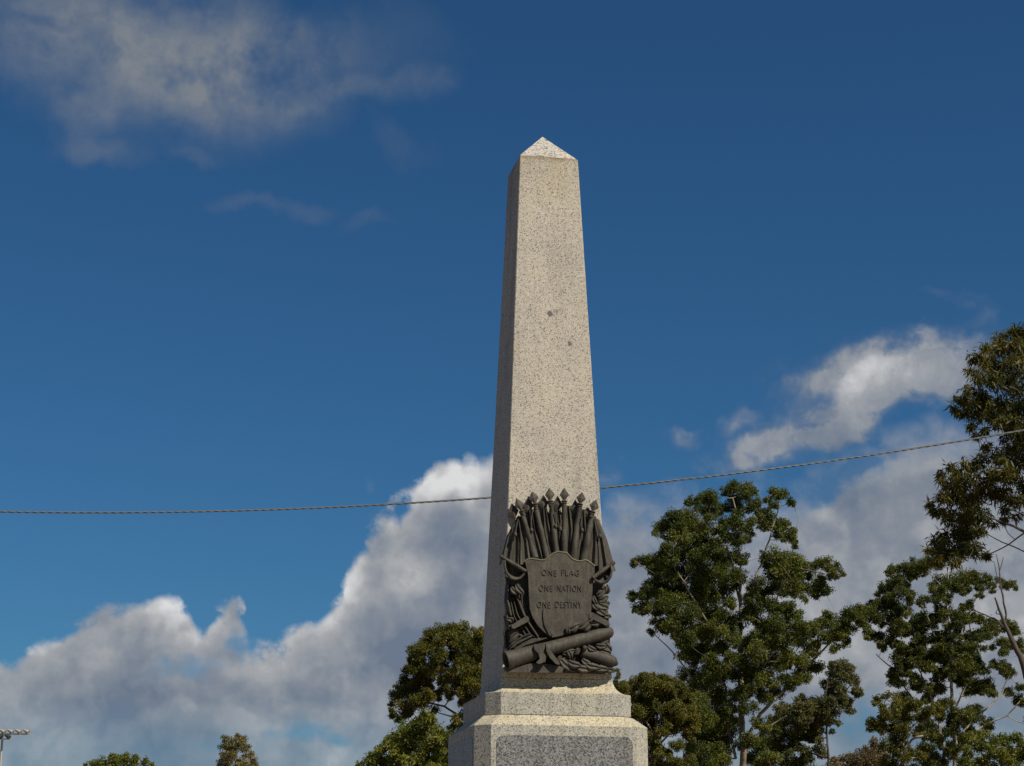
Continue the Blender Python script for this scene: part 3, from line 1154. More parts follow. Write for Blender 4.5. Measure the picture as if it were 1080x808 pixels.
def tree(name, label, cat, Y, blobs, trunk, limbs, leafm, barkm, leaf_l, leaf_w, dens_, cx, W_, seed, droop=.35, twig=.02, group=None, sub=8, grow=1.0, flat=.85, fill=.6):
    """blobs, trunk and limbs come as (px, py, r px); all are stood at distance Y with depth of their own"""
    rg = random.Random(seed)
    dens = dens_
    if Y > 40: leaf_l, leaf_w = leaf_l * .62, leaf_w * .76
    mpp = Y / F * 1.02
    base = at(trunk[0][0], trunk[0][1], Y)
    root = empty(name, (base.x, Y, 0))
    tag(root, label, cat, group)
    org = Vector((base.x, Y, 0))
    B = []
    fr = random.Random(seed * 3 + 1)
    extra_ = []
    for (x, y, r) in blobs:
        q = fill
        while fr.random() < q:
            q -= 1
            a = fr.uniform(0, 6.283)
            extra_.append((x + math.cos(a) * r * fr.uniform(.5, 1.15), y + abs(math.sin(a)) * r * fr.uniform(.3, 1.0), r * fr.uniform(.45, .75)))
    for (x, y, r) in blobs + extra_:
        k = max(0.12, 1 - ((x - cx) / W_) ** 2) ** .5
        dy = rg.uniform(-.8, .9) * k * W_ * mpp * .85
        p = at(x, y, Y + dy)
        B.append((p - org, r * grow * 1.32 * (Y + dy) / F * 1.02))
    n = crown_mesh('crown', B, leafm, root, leaf_l, leaf_w, dens, droop, seed=seed, sub=sub, flat=flat)
    # trunk and limbs, smoothed with some wander
    nodes = []

    def path(pl, wander, start=None, dd=0.0):
        pts_, rr = [], []
        tot = len(pl) - 1
        for i in range(tot):
            a, c = pl[i], pl[i + 1]
            seg = 5
            for k in range(seg + (1 if i == tot - 1 else 0)):
                t = k / seg
                x, y, r = (a[j] + (c[j] - a[j]) * t for j in range(3))
                r *= .85
                g = (i + t) / max(1, tot)
                yy = Y + dd * g + wander * mnoise.noise(Vector((x * .05, y * .05, seed)))
                p = at(x, y, yy)
                j = Vector((mnoise.noise(Vector((y * .06, seed, 1))), 0, 0)) * wander * .35 * min(1, g * 3)
                pts_.append(p + j - org)
                rr.append(r * mpp)
        return pts_, rr
    pts_, rr = path(trunk, .25)
    foot = Vector((pts_[0].x, pts_[0].y, 0.0))
    # run the trunk down to the ground
    drop = pts_[0].z
    lower = [Vector((pts_[0].x * (1 - t) + 0.0 * t, pts_[0].y * (1 - t), -.1 + drop * (1 - t))) for t in (1.0, .93, .6, .3)]
    lr = [rr[0] * q for q in (1.7, 1.35, 1.15, 1.05)]
    b = MB()
    b.tube(lower + pts_, lr + rr, 10)
    TB = b
    nodes += [(p, r) for p, r in zip(pts_, rr)]
    for lim in limbs:
        dd = rg.uniform(-1, 1) * W_ * mpp * .45
        lp, lr = path(lim, .3, dd=dd)
        b = TB
        b.tube(lp, lr, 8)
        nodes += [(p, r) for p, r in zip(lp, lr)]
    # twigs out to every clump
    b = TB
    nb_ = list(nodes)
    order = sorted(B, key=lambda q: min((q[0] - nn[0]).length for nn in nodes))
    for (c, r) in order:
        best = min(nb_, key=lambda nn: (nn[0] - c).length + max(0, (nn[0].z - c.z)) * 1.2)
        p0, r0 = best
        ln = (c - p0).length
        if ln < .05: continue
        segs = 5
        bend = Vector((rg.uniform(-1, 1), rg.uniform(-1, 1), rg.uniform(-.8, .1))) * ln * .16
        tp, tr = [], []
        ra = min(r0 * .7, twig + ln * .012)
        for k in range(segs + 1):
            t = k / segs
            tp.append(p0.lerp(c, t) + bend * math.sin(math.pi * t))
            tr.append(ra * (1 - t) + max(.006, twig * .3) * t)
        b.tube(tp, tr, 5, cap=False)
        nb_ += list(zip(tp[2:], tr[2:]))
        for q in range(2):
            e = c + Vector((rg.gauss(0, 1), rg.gauss(0, 1), rg.gauss(.3, .8))).normalized() * r * .8
            b.tube([tp[-2], (tp[-2] + e) / 2 + Vector((0, 0, r * .1)), e], [twig * .4, twig * .3, .004], 4, cap=False)
    b.build('trunk', barkm, root, smooth=True)
    return root, n


total_leaves = 0
def scatter(n, x0, x1, y0, y1, r0, r1, seed, ell=False):
    g = random.Random(seed)
    o_ = []
    while len(o_) < n:
        u, v = g.random(), g.random()
        if ell and (2 * u - 1) ** 2 + (2 * v - 1) ** 2 > 1: continue
        o_.append((x0 + (x1 - x0) * u, y0 + (y1 - y0) * v, g.uniform(r0, r1)))
    return o_


# --- tall eucalypt right of the obelisk (crop origin 640,490 scale 2.54)
K = [(335, 65, 20), (360, 72, 26), (388, 72, 12), (350, 108, 28), (378, 112, 20), (405, 100, 12),
     (290, 88, 27), (265, 93, 22), (232, 97, 16), (216, 104, 9), (250, 118, 14), (282, 128, 22), (305, 120, 16),
     (447, 78, 18), (475, 85, 17), (492, 100, 12), (433, 92, 10), (450, 108, 14), (428, 138, 20), (445, 160, 22), (470, 160, 17), (488, 192, 15), (503, 212, 12), (415, 130, 15), (465, 195, 16), (497, 175, 9),
     (148, 162, 20), (130, 180, 10), (178, 150, 27), (212, 150, 30), (240, 172, 30), (165, 188, 22), (205, 195, 32), (250, 205, 28), (272, 165, 18),
     (330, 172, 24), (312, 150, 16), (352, 150, 20), (302, 200, 24), (350, 200, 22), (378, 182, 18), (390, 152, 15),
     (70, 262, 12), (90, 256, 15), (112, 258, 15), (138, 252, 24), (165, 242, 26), (195, 238, 32), (230, 245, 36), (270, 240, 36), (308, 248, 30), (120, 285, 16), (152, 288, 26), (190, 288, 34),
     (72, 352, 14), (98, 342, 22), (130, 332, 28), (162, 330, 30), (82, 382, 14), (110, 382, 18), (142, 380, 26), (177, 370, 32), (212, 340, 34), (250, 310, 36), (290, 300, 36), (328, 292, 26), (270, 350, 36), (310, 340, 30), (222, 400, 34), (260, 400, 32), (298, 395, 30), (328, 372, 20),
     (120, 448, 10), (132, 425, 14), (155, 438, 20), (177, 425, 24), (190, 458, 22), (212, 468, 28), (240, 458, 32), (280, 450, 32), (316, 440, 20), (215, 508, 22), (247, 512, 30), (280, 500, 32), (308, 490, 22), (328, 520, 18),
     (432, 260, 20), (457, 252, 25), (490, 260, 28), (518, 266, 24), (458, 288, 24), (490, 300, 26), (425, 240, 12), (482, 330, 22), (510, 335, 20), (535, 296, 20), (560, 266, 14), (588, 262, 18), (612, 275, 15), (630, 290, 8), (603, 297, 14), (575, 313, 20), (588, 338, 15), (560, 342, 18), (538, 330, 16), (528, 358, 11),
     (400, 320, 24), (438, 330, 26), (380, 350, 18), (402, 380, 24), (437, 376, 26), (470, 380, 24), (495, 400, 22), (452, 420, 28), (412, 430, 22), (480, 440, 28), (518, 432, 24), (543, 445, 22), (515, 470, 25), (476, 480, 26), (442, 470, 26), (560, 480, 18), (540, 502, 20), (500, 520, 28), (462, 530, 26), (432, 522, 28), (402, 500, 26), (395, 460, 16),
     (590, 408, 16), (612, 420, 20), (645, 402, 20), (670, 390, 16), (692, 396, 17), (620, 448, 24), (650, 440, 20), (684, 420, 15), (592, 460, 22), (638, 474, 15), (612, 492, 12), (700, 440, 12), (706, 384, 12), (698, 462, 8), (570, 430, 18),
     (300, 560, 32), (336, 560, 20), (270, 588, 28), (240, 572, 22), (390, 560, 30), (430, 570, 28), (300, 620, 32), (345, 612, 20), (262, 640, 30), (310, 680, 32), (420, 620, 20), (330, 650, 18), (260, 700, 32), (300, 740, 34), (240, 760, 32), (400, 690, 16), (390, 600, 18),
     (345, 300, 24), (350, 420, 22), (340, 470, 22), (350, 520, 24), (372, 560, 24), (370, 610, 20), (300, 660, 34), (340, 700, 26), (380, 650, 22), (385, 740, 26), (320, 760, 30), (230, 620, 24), (210, 560, 20), (280, 540, 30), (365, 480, 20), (372, 400, 18), (355, 250, 22), (275, 700, 30), (230, 680, 26), (245, 720, 30), (290, 780, 30),
     (420, 470, 22), (330, 420, 22), (300, 440, 28), (250, 660, 30), (410, 740, 24), (440, 700, 20), (450, 610, 24), (480, 580, 26), (520, 560, 22), (560, 540, 20), (290, 800, 36), (400, 780, 28), (240, 830, 36), (330, 850, 36), (420, 850, 36), (440, 790, 24)]
K = conv(K, 640, 490, 2.54)
rt, n_ = tree('gum_tree', 'tall pale-trunked eucalypt with an airy green crown right of the obelisk', 'tree', 60, K,
              [(785, 870, 4.6), (784, 808, 4.0), (783, 770, 3.5), (781, 730, 3.0), (781, 680, 2.5), (781, 640, 2.1), (781, 600, 1.7), (778, 560, 1.3), (774, 525, .8)],
              [[(784, 800, 2.2), (790, 775, 2.2), (802, 753, 2.2), (822, 732, 2.0), (842, 712, 1.6), (868, 686, 1.2), (902, 650, .7)],
               [(784, 790, 1.4), (797, 777, 1.3), (811, 766, 1.2), (830, 755, .8)],
               [(782, 732, 1.8), (788, 722, 1.8), (800, 709, 1.5), (815, 690, 1.1), (835, 660, .7)],
               [(782, 694, 1.5), (795, 676, 1.3), (808, 655, 1.0), (830, 610, .7)],
               [(781, 655, 1.4), (790, 630, 1.3), (797, 608, 1.2), (806, 585, 1.0), (813, 565, .9), (821, 533, .6)],
               [(781, 640, 1.3), (774, 605, 1.1), (767, 575, .9), (752, 545, .6)],
               [(782, 720, 1.6), (765, 690, 1.4), (745, 655, 1.1), (725, 620, .9), (705, 590, .6)],
               [(776, 800, 1.8), (769, 770, 1.7), (764, 725, 1.5), (745, 690, 1.1), (712, 655, .8), (690, 640, .5)],
               [(750, 750, 1.0), (730, 715, 1.0), (712, 690, .8), (690, 668, .5)],
               [(815, 605, .8), (845, 600, .8), (870, 605, .5)]],
              M['leaf_gum'], M['bark_gum'], .13, .042, 1.75, 775, 115, 3, twig=.018, fill=1.2)
total_leaves += n_

# --- slimmer tree behind it
K = [(430, 215, 22), (470, 218, 30), (518, 240, 30), (440, 258, 38), (500, 288, 42), (545, 312, 30), (568, 368, 28), (580, 398, 18), (400, 330, 38), (450, 340, 38), (420, 380, 42), (480, 398, 36), (510, 440, 28), (462, 458, 36), (520, 480, 24), (552, 488, 14), (400, 430, 38), (432, 500, 32), (350, 450, 42), (300, 450, 46), (262, 490, 42), (340, 510, 42), (400, 538, 32), (452, 560, 18), (430, 608, 16),
     (222, 540, 42), (280, 560, 42), (250, 620, 38), (130, 550, 46), (100, 600, 42), (150, 640, 50), (100, 700, 50), (200, 700, 46), (290, 620, 38), (330, 650, 30), (345, 720, 38), (280, 740, 42), (160, 780, 42), (60, 770, 42), (240, 420, 28), (150, 480, 34), (330, 580, 34), (200, 860, 60), (100, 860, 60), (300, 860, 50)]
K += scatter(20, 60, 400, 470, 800, 34, 50, 9)
K = conv(K, 800, 660, 5.46)
rt, n_ = tree('gum_tree', 'slim dark-stemmed gum standing behind the branch tip of the tallest eucalypt', 'tree', 78, K,
              [(877, 860, 1.5), (874, 808, 1.3), (872, 770, 1.2), (869, 740, 1.0), (874, 715, .8), (884, 700, .6)],
              [[(872, 775, .9), (850, 750, .8), (835, 735, .5)], [(870, 750, .8), (895, 725, .6), (902, 715, .4)], [(875, 800, 1), (840, 790, .9), (822, 765, .6)]],
              M['leaf_back'], M['bark_dark'], .16, .06, 1.7, 860, 45, 5, twig=.03, fill=1.4)

# --- second eucalypt, far right
A_ = [(245, 245, 30), (225, 275, 14), (325, 235, 46), (398, 220, 46), (468, 205, 44), (540, 200, 34), (285, 290, 28), (370, 280, 34), (440, 260, 28), (180, 360, 30), (240, 340, 38), (310, 330, 34), (158, 398, 18), (230, 400, 38), (320, 390, 46), (360, 430, 28), (140, 440, 22), (200, 460, 46), (270, 470, 38), (330, 490, 34), (80, 490, 40), (20, 530, 36), (60, 570, 30), (130, 530, 38), (180, 560, 42), (250, 540, 42), (400, 560, 42), (450, 590, 36), (370, 600, 42), (320, 630, 36), (250, 600, 32), (98, 655, 28), (155, 660, 34), (228, 680, 34), (180, 722, 26), (300, 730, 28), (400, 680, 22), (430, 740, 22), (350, 770, 28),
      (560, 330, 42), (620, 320, 42), (500, 360, 28), (530, 410, 34), (590, 420, 28), (440, 440, 30), (680, 300, 48), (740, 300, 44), (790, 340, 36), (650, 350, 36), (710, 370, 28), (800, 405, 20), (840, 300, 26), (870, 340, 28), (940, 330, 26), (995, 328, 22), (1022, 358, 12), (880, 380, 14), (905, 305, 14), (970, 345, 20),
      (560, 530, 44), (620, 520, 42), (520, 560, 28), (650, 570, 36), (700, 480, 28), (742, 460, 28), (690, 530, 24), (600, 600, 22),
      (520, 660, 34), (590, 670, 40), (660, 665, 28), (540, 720, 40), (600, 740, 34), (490, 690, 22), (560, 780, 36), (640, 760, 24),
      (850, 590, 42), (800, 560, 28), (830, 640, 42), (780, 672, 32), (740, 730, 36), (700, 760, 28), (900, 620, 28), (980, 600, 34), (1015, 630, 26), (960, 580, 24), (940, 700, 32), (1000, 720, 32), (950, 752, 34), (1050, 710, 28), (880, 732, 18), (820, 740, 18), (1062, 760, 20)]
B_ = [(180, 20, 22), (280, 60, 30), (400, 60, 34), (260, 170, 32), (330, 170, 32), (390, 230, 32), (480, 150, 36), (540, 190, 42), (600, 130, 34), (700, 130, 50), (770, 110, 42), (650, 200, 34), (730, 230, 42), (560, 270, 34), (450, 100, 32), (930, 130, 42), (980, 170, 36), (890, 120, 26), (850, 250, 36), (870, 300, 30), (820, 290, 28), (980, 300, 26), (1040, 350, 38), (1060, 260, 24),
      (550, 450, 30), (640, 440, 36), (700, 430, 42), (760, 400, 38), (780, 460, 30), (720, 500, 30), (620, 490, 26), (530, 600, 26), (450, 650, 36), (480, 740, 34), (700, 600, 26), (560, 640, 18)]
A_ += scatter(26, 260, 760, 480, 820, 24, 40, 5)
B_ += scatter(46, 250, 860, 0, 560, 26, 42, 6) + scatter(16, 420, 780, 540, 800, 28, 42, 7)
K = conv(A_, 900, 560, 5.985) + conv(B_, 900, 680, 6.0)
K += [(1095, 700, 8), (1100, 730, 9), (1090, 760, 8), (1100, 670, 7), (1105, 790, 9)]
rt, n_ = tree('gum_tree', 'white-barked twin-stemmed eucalypt under the dark overhanging foliage at the right edge', 'tree', 66, K,
              [(1000, 880, 4.2), (1001, 835, 3.6), (1007, 808, 2.7), (1008, 780, 2.4), (1004, 740, 2.0), (1003, 700, 1.6), (1001, 660, 1.2), (999, 620, .8), (1000, 600, .5)],
              [[(1001, 838, 2.6), (996, 808, 2.6), (994, 785, 2.3), (990, 755, 1.8), (982, 735, 1.4), (972, 715, 1.0), (960, 690, .6)],
               [(1004, 755, 1.3), (1020, 720, 1.1), (1030, 690, .8), (1020, 650, .5)],
               [(1003, 710, 1.1), (1010, 680, 1), (1018, 655, .8), (1026, 645, .5)],
               [(1007, 800, 1.4), (1030, 770, 1.2), (1045, 762, 1.1), (1062, 755, .9), (1080, 735, .5)],
               [(1008, 780, 1.2), (1035, 752, 1.1), (1055, 735, .8), (1065, 710, .5)],
               [(992, 770, 1.1), (965, 740, 1.0), (940, 705, .8), (925, 690, .5)],
               [(1003, 720, 1.0), (988, 680, .8), (975, 640, .6), (950, 620, .4)],
               [(1001, 650, .8), (995, 620, .7), (975, 600, .4)]],
              M['leaf_gum2'], M['bark_white'], .13, .042, 1.6, 1005, 95, 8, twig=.016, fill=3.0, grow=1.06)

# --- olive tree in front of its left side, with the twisted pale limb
K = [(150, 340, 20), (205, 320, 26), (275, 322, 24), (130, 368, 18), (200, 400, 38), (290, 378, 46), (380, 372, 46), (450, 400, 42), (520, 412, 42), (250, 440, 50), (340, 460, 46), (160, 480, 44), (108, 500, 34), (430, 450, 38), (180, 520, 34), (260, 520, 46), (330, 540, 42), (270, 600, 42), (220, 640, 42), (400, 560, 28), (300, 700, 50), (330, 640, 34), (400, 700, 42), (240, 740, 50), (340, 790, 50), (230, 830, 60), (350, 880, 60)]
K = conv(K, 900, 680, 6.0)
rt, n_ = tree('olive_tree', 'smaller olive-green tree with a twisted bare pale limb left of the white-barked stems', 'tree', 58, K,
              [(952, 870, 2.6), (953, 815, 2.2), (953, 790, 1.8), (952, 770, 1.4), (955, 750, .9)],
              [[(953, 800, 1.3), (957, 789, 1.3), (961, 780, 1.4), (965, 777.5, 1.3), (972, 776, 1.0)], [(960, 786, 1.2), (955, 789, 1.1), (949, 786, 1.0), (942, 789, .7)],
               [(953, 780, 1.1), (935, 765, .9), (920, 762, .5)], [(953, 775, 1.1), (975, 755, .8), (985, 748, .5)]],
              M['leaf_olive'], M['bark_white'], .13, .045, 1.7, 950, 38, 13, twig=.018, fill=1.3)

# --- reddish tree low down between them
K = [(660, 672, 24), (695, 715, 38), (610, 740, 40), (650, 770, 50), (540, 770, 40), (480, 785, 34), (430, 790, 34), (590, 800, 60), (690, 800, 60), (500, 850, 60), (620, 880, 70), (420, 850, 50)]
K = conv(K, 800, 660, 5.46)
tree('red_tree', 'low reddish-brown tree in the gap between the eucalypts', 'tree', 90, K,
     [(903, 870, 1.8), (903, 835, 1.4), (905, 815, 1.0), (908, 800, .6)], [[(903, 830, .9), (890, 812, .5)]],
     M['leaf_red'], M['bark_dark'], .18, .07, 1.8, 900, 30, 17, twig=.03)

# --- low green tree at the bottom right
K = [(740, 585, 32), (820, 562, 38), (780, 640, 42), (720, 680, 34), (860, 622, 46), (950, 600, 44), (1040, 610, 44), (900, 700, 54), (1000, 710, 54), (820, 720, 44), (700, 745, 36), (1080, 680, 50), (1120, 640, 45), (1150, 720, 60), (780, 800, 60), (900, 810, 60), (1020, 810, 60), (1120, 820, 60)]
K = conv(K, 900, 680, 6.0)
tree('young_tree', 'low leafy green tree in the bottom right corner below the white-barked eucalypt', 'tree', 52, K,
     [(1060, 880, 2.2), (1060, 835, 1.8), (1058, 808, 1.4), (1055, 790, .8)], [[(1059, 825, 1.1), (1035, 795, .6)], [(1058, 815, 1.0), (1080, 790, .6)]],
     M['leaf_bush'], M['bark_dark'], .12, .045, 1.6, 1055, 48, 19, twig=.018, fill=1.3)

# --- dead leaning tree
dt = empty('dead_tree', (at(1128, 900, 50).x, 50, 0))
tag(dt, 'bare dead leaning trunk with a few forked twigs at the right edge', 'tree')
org = Vector(dt.location)


def pth(pl, Y, dd=0):
    o_, r_ = [], []
    for i in range(len(pl) - 1):
        for k in range(4):
            t = k / 4
            x, y, r = (pl[i][j] + (pl[i + 1][j] - pl[i][j]) * t for j in range(3))
            o_.append(at(x, y, Y + dd * i) - org + Vector((mnoise.noise(Vector((y * .1, x * .1, 0))) * .03, 0, 0)))
            r_.append(r * Y / F)
    x, y, r = pl[-1]
    o_.append(at(x, y, Y + dd * (len(pl) - 1)) - org)
    r_.append(r * Y / F)
    return o_, r_


def ac(X, Y, r): return (900 + X / 5.985, 560 + Y / 5.985, r)


p_, r_ = pth([(1128, 897, 5.0), (1105, 800, 4.0), (1085, 722, 3.3), ac(1055, 790, 3.1), ac(1000, 690, 2.5), ac(960, 600, 2.0), ac(930, 520, 1.4), ac(893, 420, .8)], 50)
b = MB()
b.tube([Vector((0, 0, -.1))] + p_, [r_[0] * 1.4] + r_, 10)
b.build('trunk', M['bark_dark'], dt, smooth=True)
for pl in ([ac(960, 575, 1.3), ac(965, 530, 1.1), ac(945, 430, 1.0), ac(930, 340, .8), ac(922, 240, .6), ac(900, 145, .35)], [ac(924, 250, .5), ac(935, 210, .45), ac(948, 165, .3)],
           [ac(925, 330, .5), ac(905, 280, .4), ac(886, 190, .3)], [ac(965, 620, 1.1), ac(900, 560, .8), ac(820, 525, .6), ac(735, 485, .4)], [ac(935, 530, .5), ac(900, 520, .45), ac(915, 490, .3)]):
    p_, r_ = pth(pl, 50, .15)
    b = MB()
    b.tube(p_, r_, 7)
    b.build('limb', M['bark_dark'], dt, smooth=True)

# --- big near tree reaching in from the right
K = [(325, 58, 20), (290, 78, 22), (352, 62, 26), (240, 102, 14), (268, 112, 24), (320, 112, 34), (362, 122, 36), (200, 140, 17), (228, 150, 28), (280, 160, 34), (340, 170, 40), (188, 178, 12), (214, 200, 24), (264, 215, 34), (320, 225, 36), (362, 240, 36), (178, 235, 14), (150, 268, 14), (182, 275, 24), (135, 298, 10), (165, 308, 17), (218, 266, 32), (208, 312, 26), (258, 280, 32), (310, 290, 36), (352, 300, 36), (250, 330, 26), (190, 352, 8), (208, 382, 9), (240, 365, 12), (290, 345, 26), (340, 350, 30), (300, 392, 14), (350, 400, 28), (240, 418, 9), (332, 440, 36), (272, 448, 22), (222, 465, 22), (178, 482, 22), (132, 495, 20), (92, 508, 11), (108, 530, 18), (160, 530, 32), (220, 520, 34), (280, 500, 34), (332, 500, 36), (140, 578, 32), (190, 580, 38), (240, 570, 34), (290, 560, 28), (70, 620, 11), (97, 625, 16), (130, 640, 28), (180, 640, 38), (230, 640, 26), (60, 598, 5), (290, 618, 12), (330, 588, 24), (160, 690, 34), (210, 690, 24), (110, 700, 18), (78, 725, 22), (110, 755, 32), (160, 745, 28), (200, 740, 22), (236, 760, 9), (60, 745, 9), (88, 775, 18), (140, 785, 18), (262, 665, 9), (300, 650, 9), (338, 640, 14),
     (395, 60, 36), (400, 130, 40), (400, 220, 44), (400, 300, 40), (390, 380, 36), (390, 460, 40), (380, 540, 30), (450, 90, 44), (460, 180, 50), (460, 280, 50), (450, 370, 46), (450, 470, 46), (520, 60, 50), (530, 160, 50), (530, 270, 50), (520, 380, 50), (510, 490, 46), (600, 100, 60), (610, 220, 60), (610, 350, 60), (590, 470, 50), (690, 150, 60), (700, 280, 60), (690, 400, 60), (400, 640, 20), (450, 580, 30)]
K = conv(K, 960, 330, 2.99)
rt, n_ = tree('near_gum_tree', 'large dark eucalypt with long drooping leaves reaching in from the right edge above the cable', 'tree', 31, K,
              [(1240, 1000, 14), (1235, 900, 12), (1225, 780, 10), (1215, 680, 9), (1195, 580, 7), (1180, 480, 5), (1160, 400, 3)],
              [[(1222, 760, 4.5), (1170, 640, 3.2), (1110, 575, 2.2), (1070, 555, 1.5), (1040, 545, 1.0)],
               [(1200, 600, 4), (1150, 540, 3), (1100, 500, 2), (1060, 480, 1.2)],
               [(1185, 500, 3), (1120, 440, 2.2), (1070, 410, 1.5), (1030, 400, .8)],
               [(1115, 578, 1.5), (1085, 560, 1.0), (1060, 575, .8), (1035, 590, .6), (1005, 585, .4)],
               [(1110, 590, 1.2), (1080, 582, .9), (1055, 572, .7), (1040, 562, .5)],
               [(1110, 600, 1.0), (1082, 545, .8), (1060, 535, .6)]],
              M['leaf_near'], M['bark_dark'], .14, .026, 1.5, 1130, 150, 23, droop=.8, twig=.014, sub=9, flat=1.1)

# --- trees left of the obelisk
K = [(440, 75, 30), (500, 70, 34), (560, 80, 38), (620, 90, 38), (662, 100, 34), (380, 112, 34), (340, 142, 34), (300, 182, 34), (340, 190, 42), (400, 150, 44), (460, 130, 44), (520, 130, 48), (590, 140, 48), (650, 160, 44), (290, 230, 30), (255, 285, 22), (300, 290, 38), (350, 250, 36), (420, 208, 36), (442, 268, 34), (500, 200, 42), (560, 210, 50), (620, 220, 50), (540, 270, 46), (600, 300, 46), (650, 300, 44), (560, 350, 42), (620, 370, 42), (500, 340, 42), (450, 342, 26), (320, 340, 42), (260, 350, 36), (230, 380, 32), (300, 400, 42), (368, 380, 32), (250, 420, 38), (190, 430, 26), (170, 470, 16), (165, 505, 13), (190, 540, 22), (230, 490, 40), (300, 460, 42), (358, 440, 32), (418, 420, 26), (202, 552, 18), (262, 530, 28), (520, 400, 36), (580, 420, 36), (480, 430, 20), (552, 460, 20), (400, 500, 20), (520, 560, 26), (560, 520, 22), (500, 600, 22), (540, 600, 20),
     (720, 150, 55), (720, 280, 55), (700, 400, 50), (800, 210, 60), (800, 330, 60), (770, 440, 50), (870, 300, 55), (640, 480, 40), (700, 520, 40), (400, 290, 34), (420, 335, 30), (440, 390, 26), (400, 240, 26), (380, 310, 30), (470, 300, 26), (345, 420, 28)]
K = conv(K, 380, 650, 5.11)
tree('round_gum_tree', 'round-crowned tree with golden-brown leaf tips just left of the obelisk', 'tree', 46, K,
     [(520, 880, 4.6), (519, 830, 4.0), (516, 790, 3.4), (512, 760, 2.6), (508, 730, 2.0), (505, 700, 1.2)],
     [[(517, 800, 2.0), (495, 765, 1.6), (470, 745, 1.2), (440, 738, .8), (418, 750, .4)], [(515, 780, 1.8), (490, 740, 1.4), (468, 705, 1.1), (455, 680, .6)],
      [(510, 750, 1.6), (520, 720, 1.2), (532, 695, .7)], [(505, 775, 1.2), (478, 757, .9), (462, 752, .6), (450, 745, .4)], [(470, 705, .8), (462, 690, .8), (455, 678, .5)]],
     M['leaf_gold'], M['bark_dark'], .085, .034, 1.8, 490, 72, 29, twig=.018, grow=1.12, fill=.9)
K = [(340, 540, 32), (372, 560, 28), (300, 580, 28), (240, 600, 32), (210, 640, 26), (280, 640, 42), (340, 620, 42), (400, 620, 38), (450, 640, 38), (160, 660, 26), (140, 700, 28), (180, 720, 38), (250, 700, 46), (320, 700, 44), (400, 700, 46), (450, 720, 36), (95, 720, 14), (70, 758, 26), (28, 780, 17), (110, 770, 38), (200, 770, 46), (300, 770, 50), (400, 780, 50), (460, 780, 40), (0, 800, 14), (520, 700, 42), (570, 760, 46), (-20, 830, 24), (50, 830, 46), (150, 850, 60), (270, 860, 60), (390, 860, 60), (500, 850, 60), (600, 850, 50)]
K = conv(K, 380, 650, 5.11)
tree('bushy_tree', 'low bright green bushy tree in front of the round-crowned one beside the pedestal', 'tree', 34, K,
     [(455, 900, 4.0), (455, 850, 3.4), (453, 815, 2.6), (450, 790, 1.5)], [[(454, 830, 1.8), (425, 800, 1.1), (405, 795, .6)], [(454, 820, 1.6), (475, 790, .8)], [(453, 800, 1.2), (448, 770, .6)]],
     M['leaf_bush'], M['bark_dark'], .075, .028, 1.7, 455, 65, 31, twig=.014, grow=1.12, fill=1.3)

# --- bush behind the obelisk on the right
K = [(340, 165, 38), (270, 180, 42), (400, 190, 42), (210, 222, 42), (150, 232, 38), (110, 225, 24), (120, 300, 52), (460, 212, 42), (528, 252, 38), (300, 260, 52), (400, 280, 52), (220, 300, 52), (500, 310, 48), (575, 300, 42), (600, 370, 38), (550, 400, 48), (450, 390, 52), (340, 360, 52), (250, 390, 52), (200, 430, 44), (620, 450, 34), (635, 520, 34), (600, 560, 42), (540, 500, 42), (460, 490, 44), (350, 480, 42), (280, 520, 42), (612, 610, 26), (400, 560, 32), (330, 620, 42), (355, 700, 42), (440, 710, 28), (480, 780, 44), (350, 790, 44), (580, 780, 44), (60, 250, 50), (50, 350, 50), (100, 420, 60), (150, 520, 60), (200, 620, 60), (240, 720, 60), (480, 860, 60), (300, 880, 70), (600, 880, 60), (0, 450, 60), (82, 115, 10), (88, 140, 9), (75, 165, 12)] + scatter(26, 140, 620, 200, 700, 36, 50, 12, True)
K = conv(K, 640, 690, 6.85)
tree('olive_bush_tree', 'dense rounded olive-green tree behind the right side of the pedestal', 'tree', 50, K,
     [(690, 880, 3.8), (690, 840, 3.2), (690, 800, 2.6), (692, 770, 2.0), (694, 745, 1.0)],
     [[(690, 775, 1.3), (682, 762, 1.1), (686, 755, .9), (692, 748, .5)], [(690, 785, 1.0), (697, 774, 1.0), (705, 773, .8)], [(691, 790, 1.3), (715, 765, 1.0), (728, 755, .5)], [(690, 790, 1.2), (670, 760, .8)]],
     M['leaf_olive'], M['bark_gum'], .085, .034, 1.9, 685, 50, 37, twig=.016, grow=1.15, fill=1.8)

# --- far small trees, lower left
K = [(330, 222, 12), (360, 214, 16), (400, 208, 18), (440, 204, 19), (480, 207, 17), (518, 214, 13), (540, 224, 8), (305, 228, 8), (420, 235, 30), (360, 240, 26), (480, 240, 26), (330, 255, 24), (520, 250, 22), (400, 280, 40), (460, 280, 40), (350, 290, 30), (520, 290, 30)]
K = conv(K, 0, 740, 3.375)
tree('far_tree', 'low flat-topped green tree far off at the bottom left edge', 'tree', 105, K,
     [(126, 900, 1.6), (126, 850, 1.4), (126, 820, 1.0)], [[(126, 840, .8), (108, 815, .5)], [(126, 835, .8), (148, 812, .5)]],
     M['leaf_bush'], M['bark_dark'], .2, .08, 1.9, 126, 36, 41, twig=.03)
K = [(800, 128, 9), (812, 142, 16), (845, 130, 14), (868, 135, 15), (838, 150, 16), (796, 165, 15), (820, 172, 18), (858, 165, 20), (882, 165, 12), (796, 195, 16), (835, 195, 18), (880, 190, 18), (900, 205, 12), (785, 220, 12), (815, 225, 22), (860, 222, 22), (905, 226, 14), (840, 260, 34), (800, 270, 28), (890, 265, 28), (840, 310, 38), (890, 310, 30), (795, 310, 24)]
K = conv(K, 0, 740, 3.375)
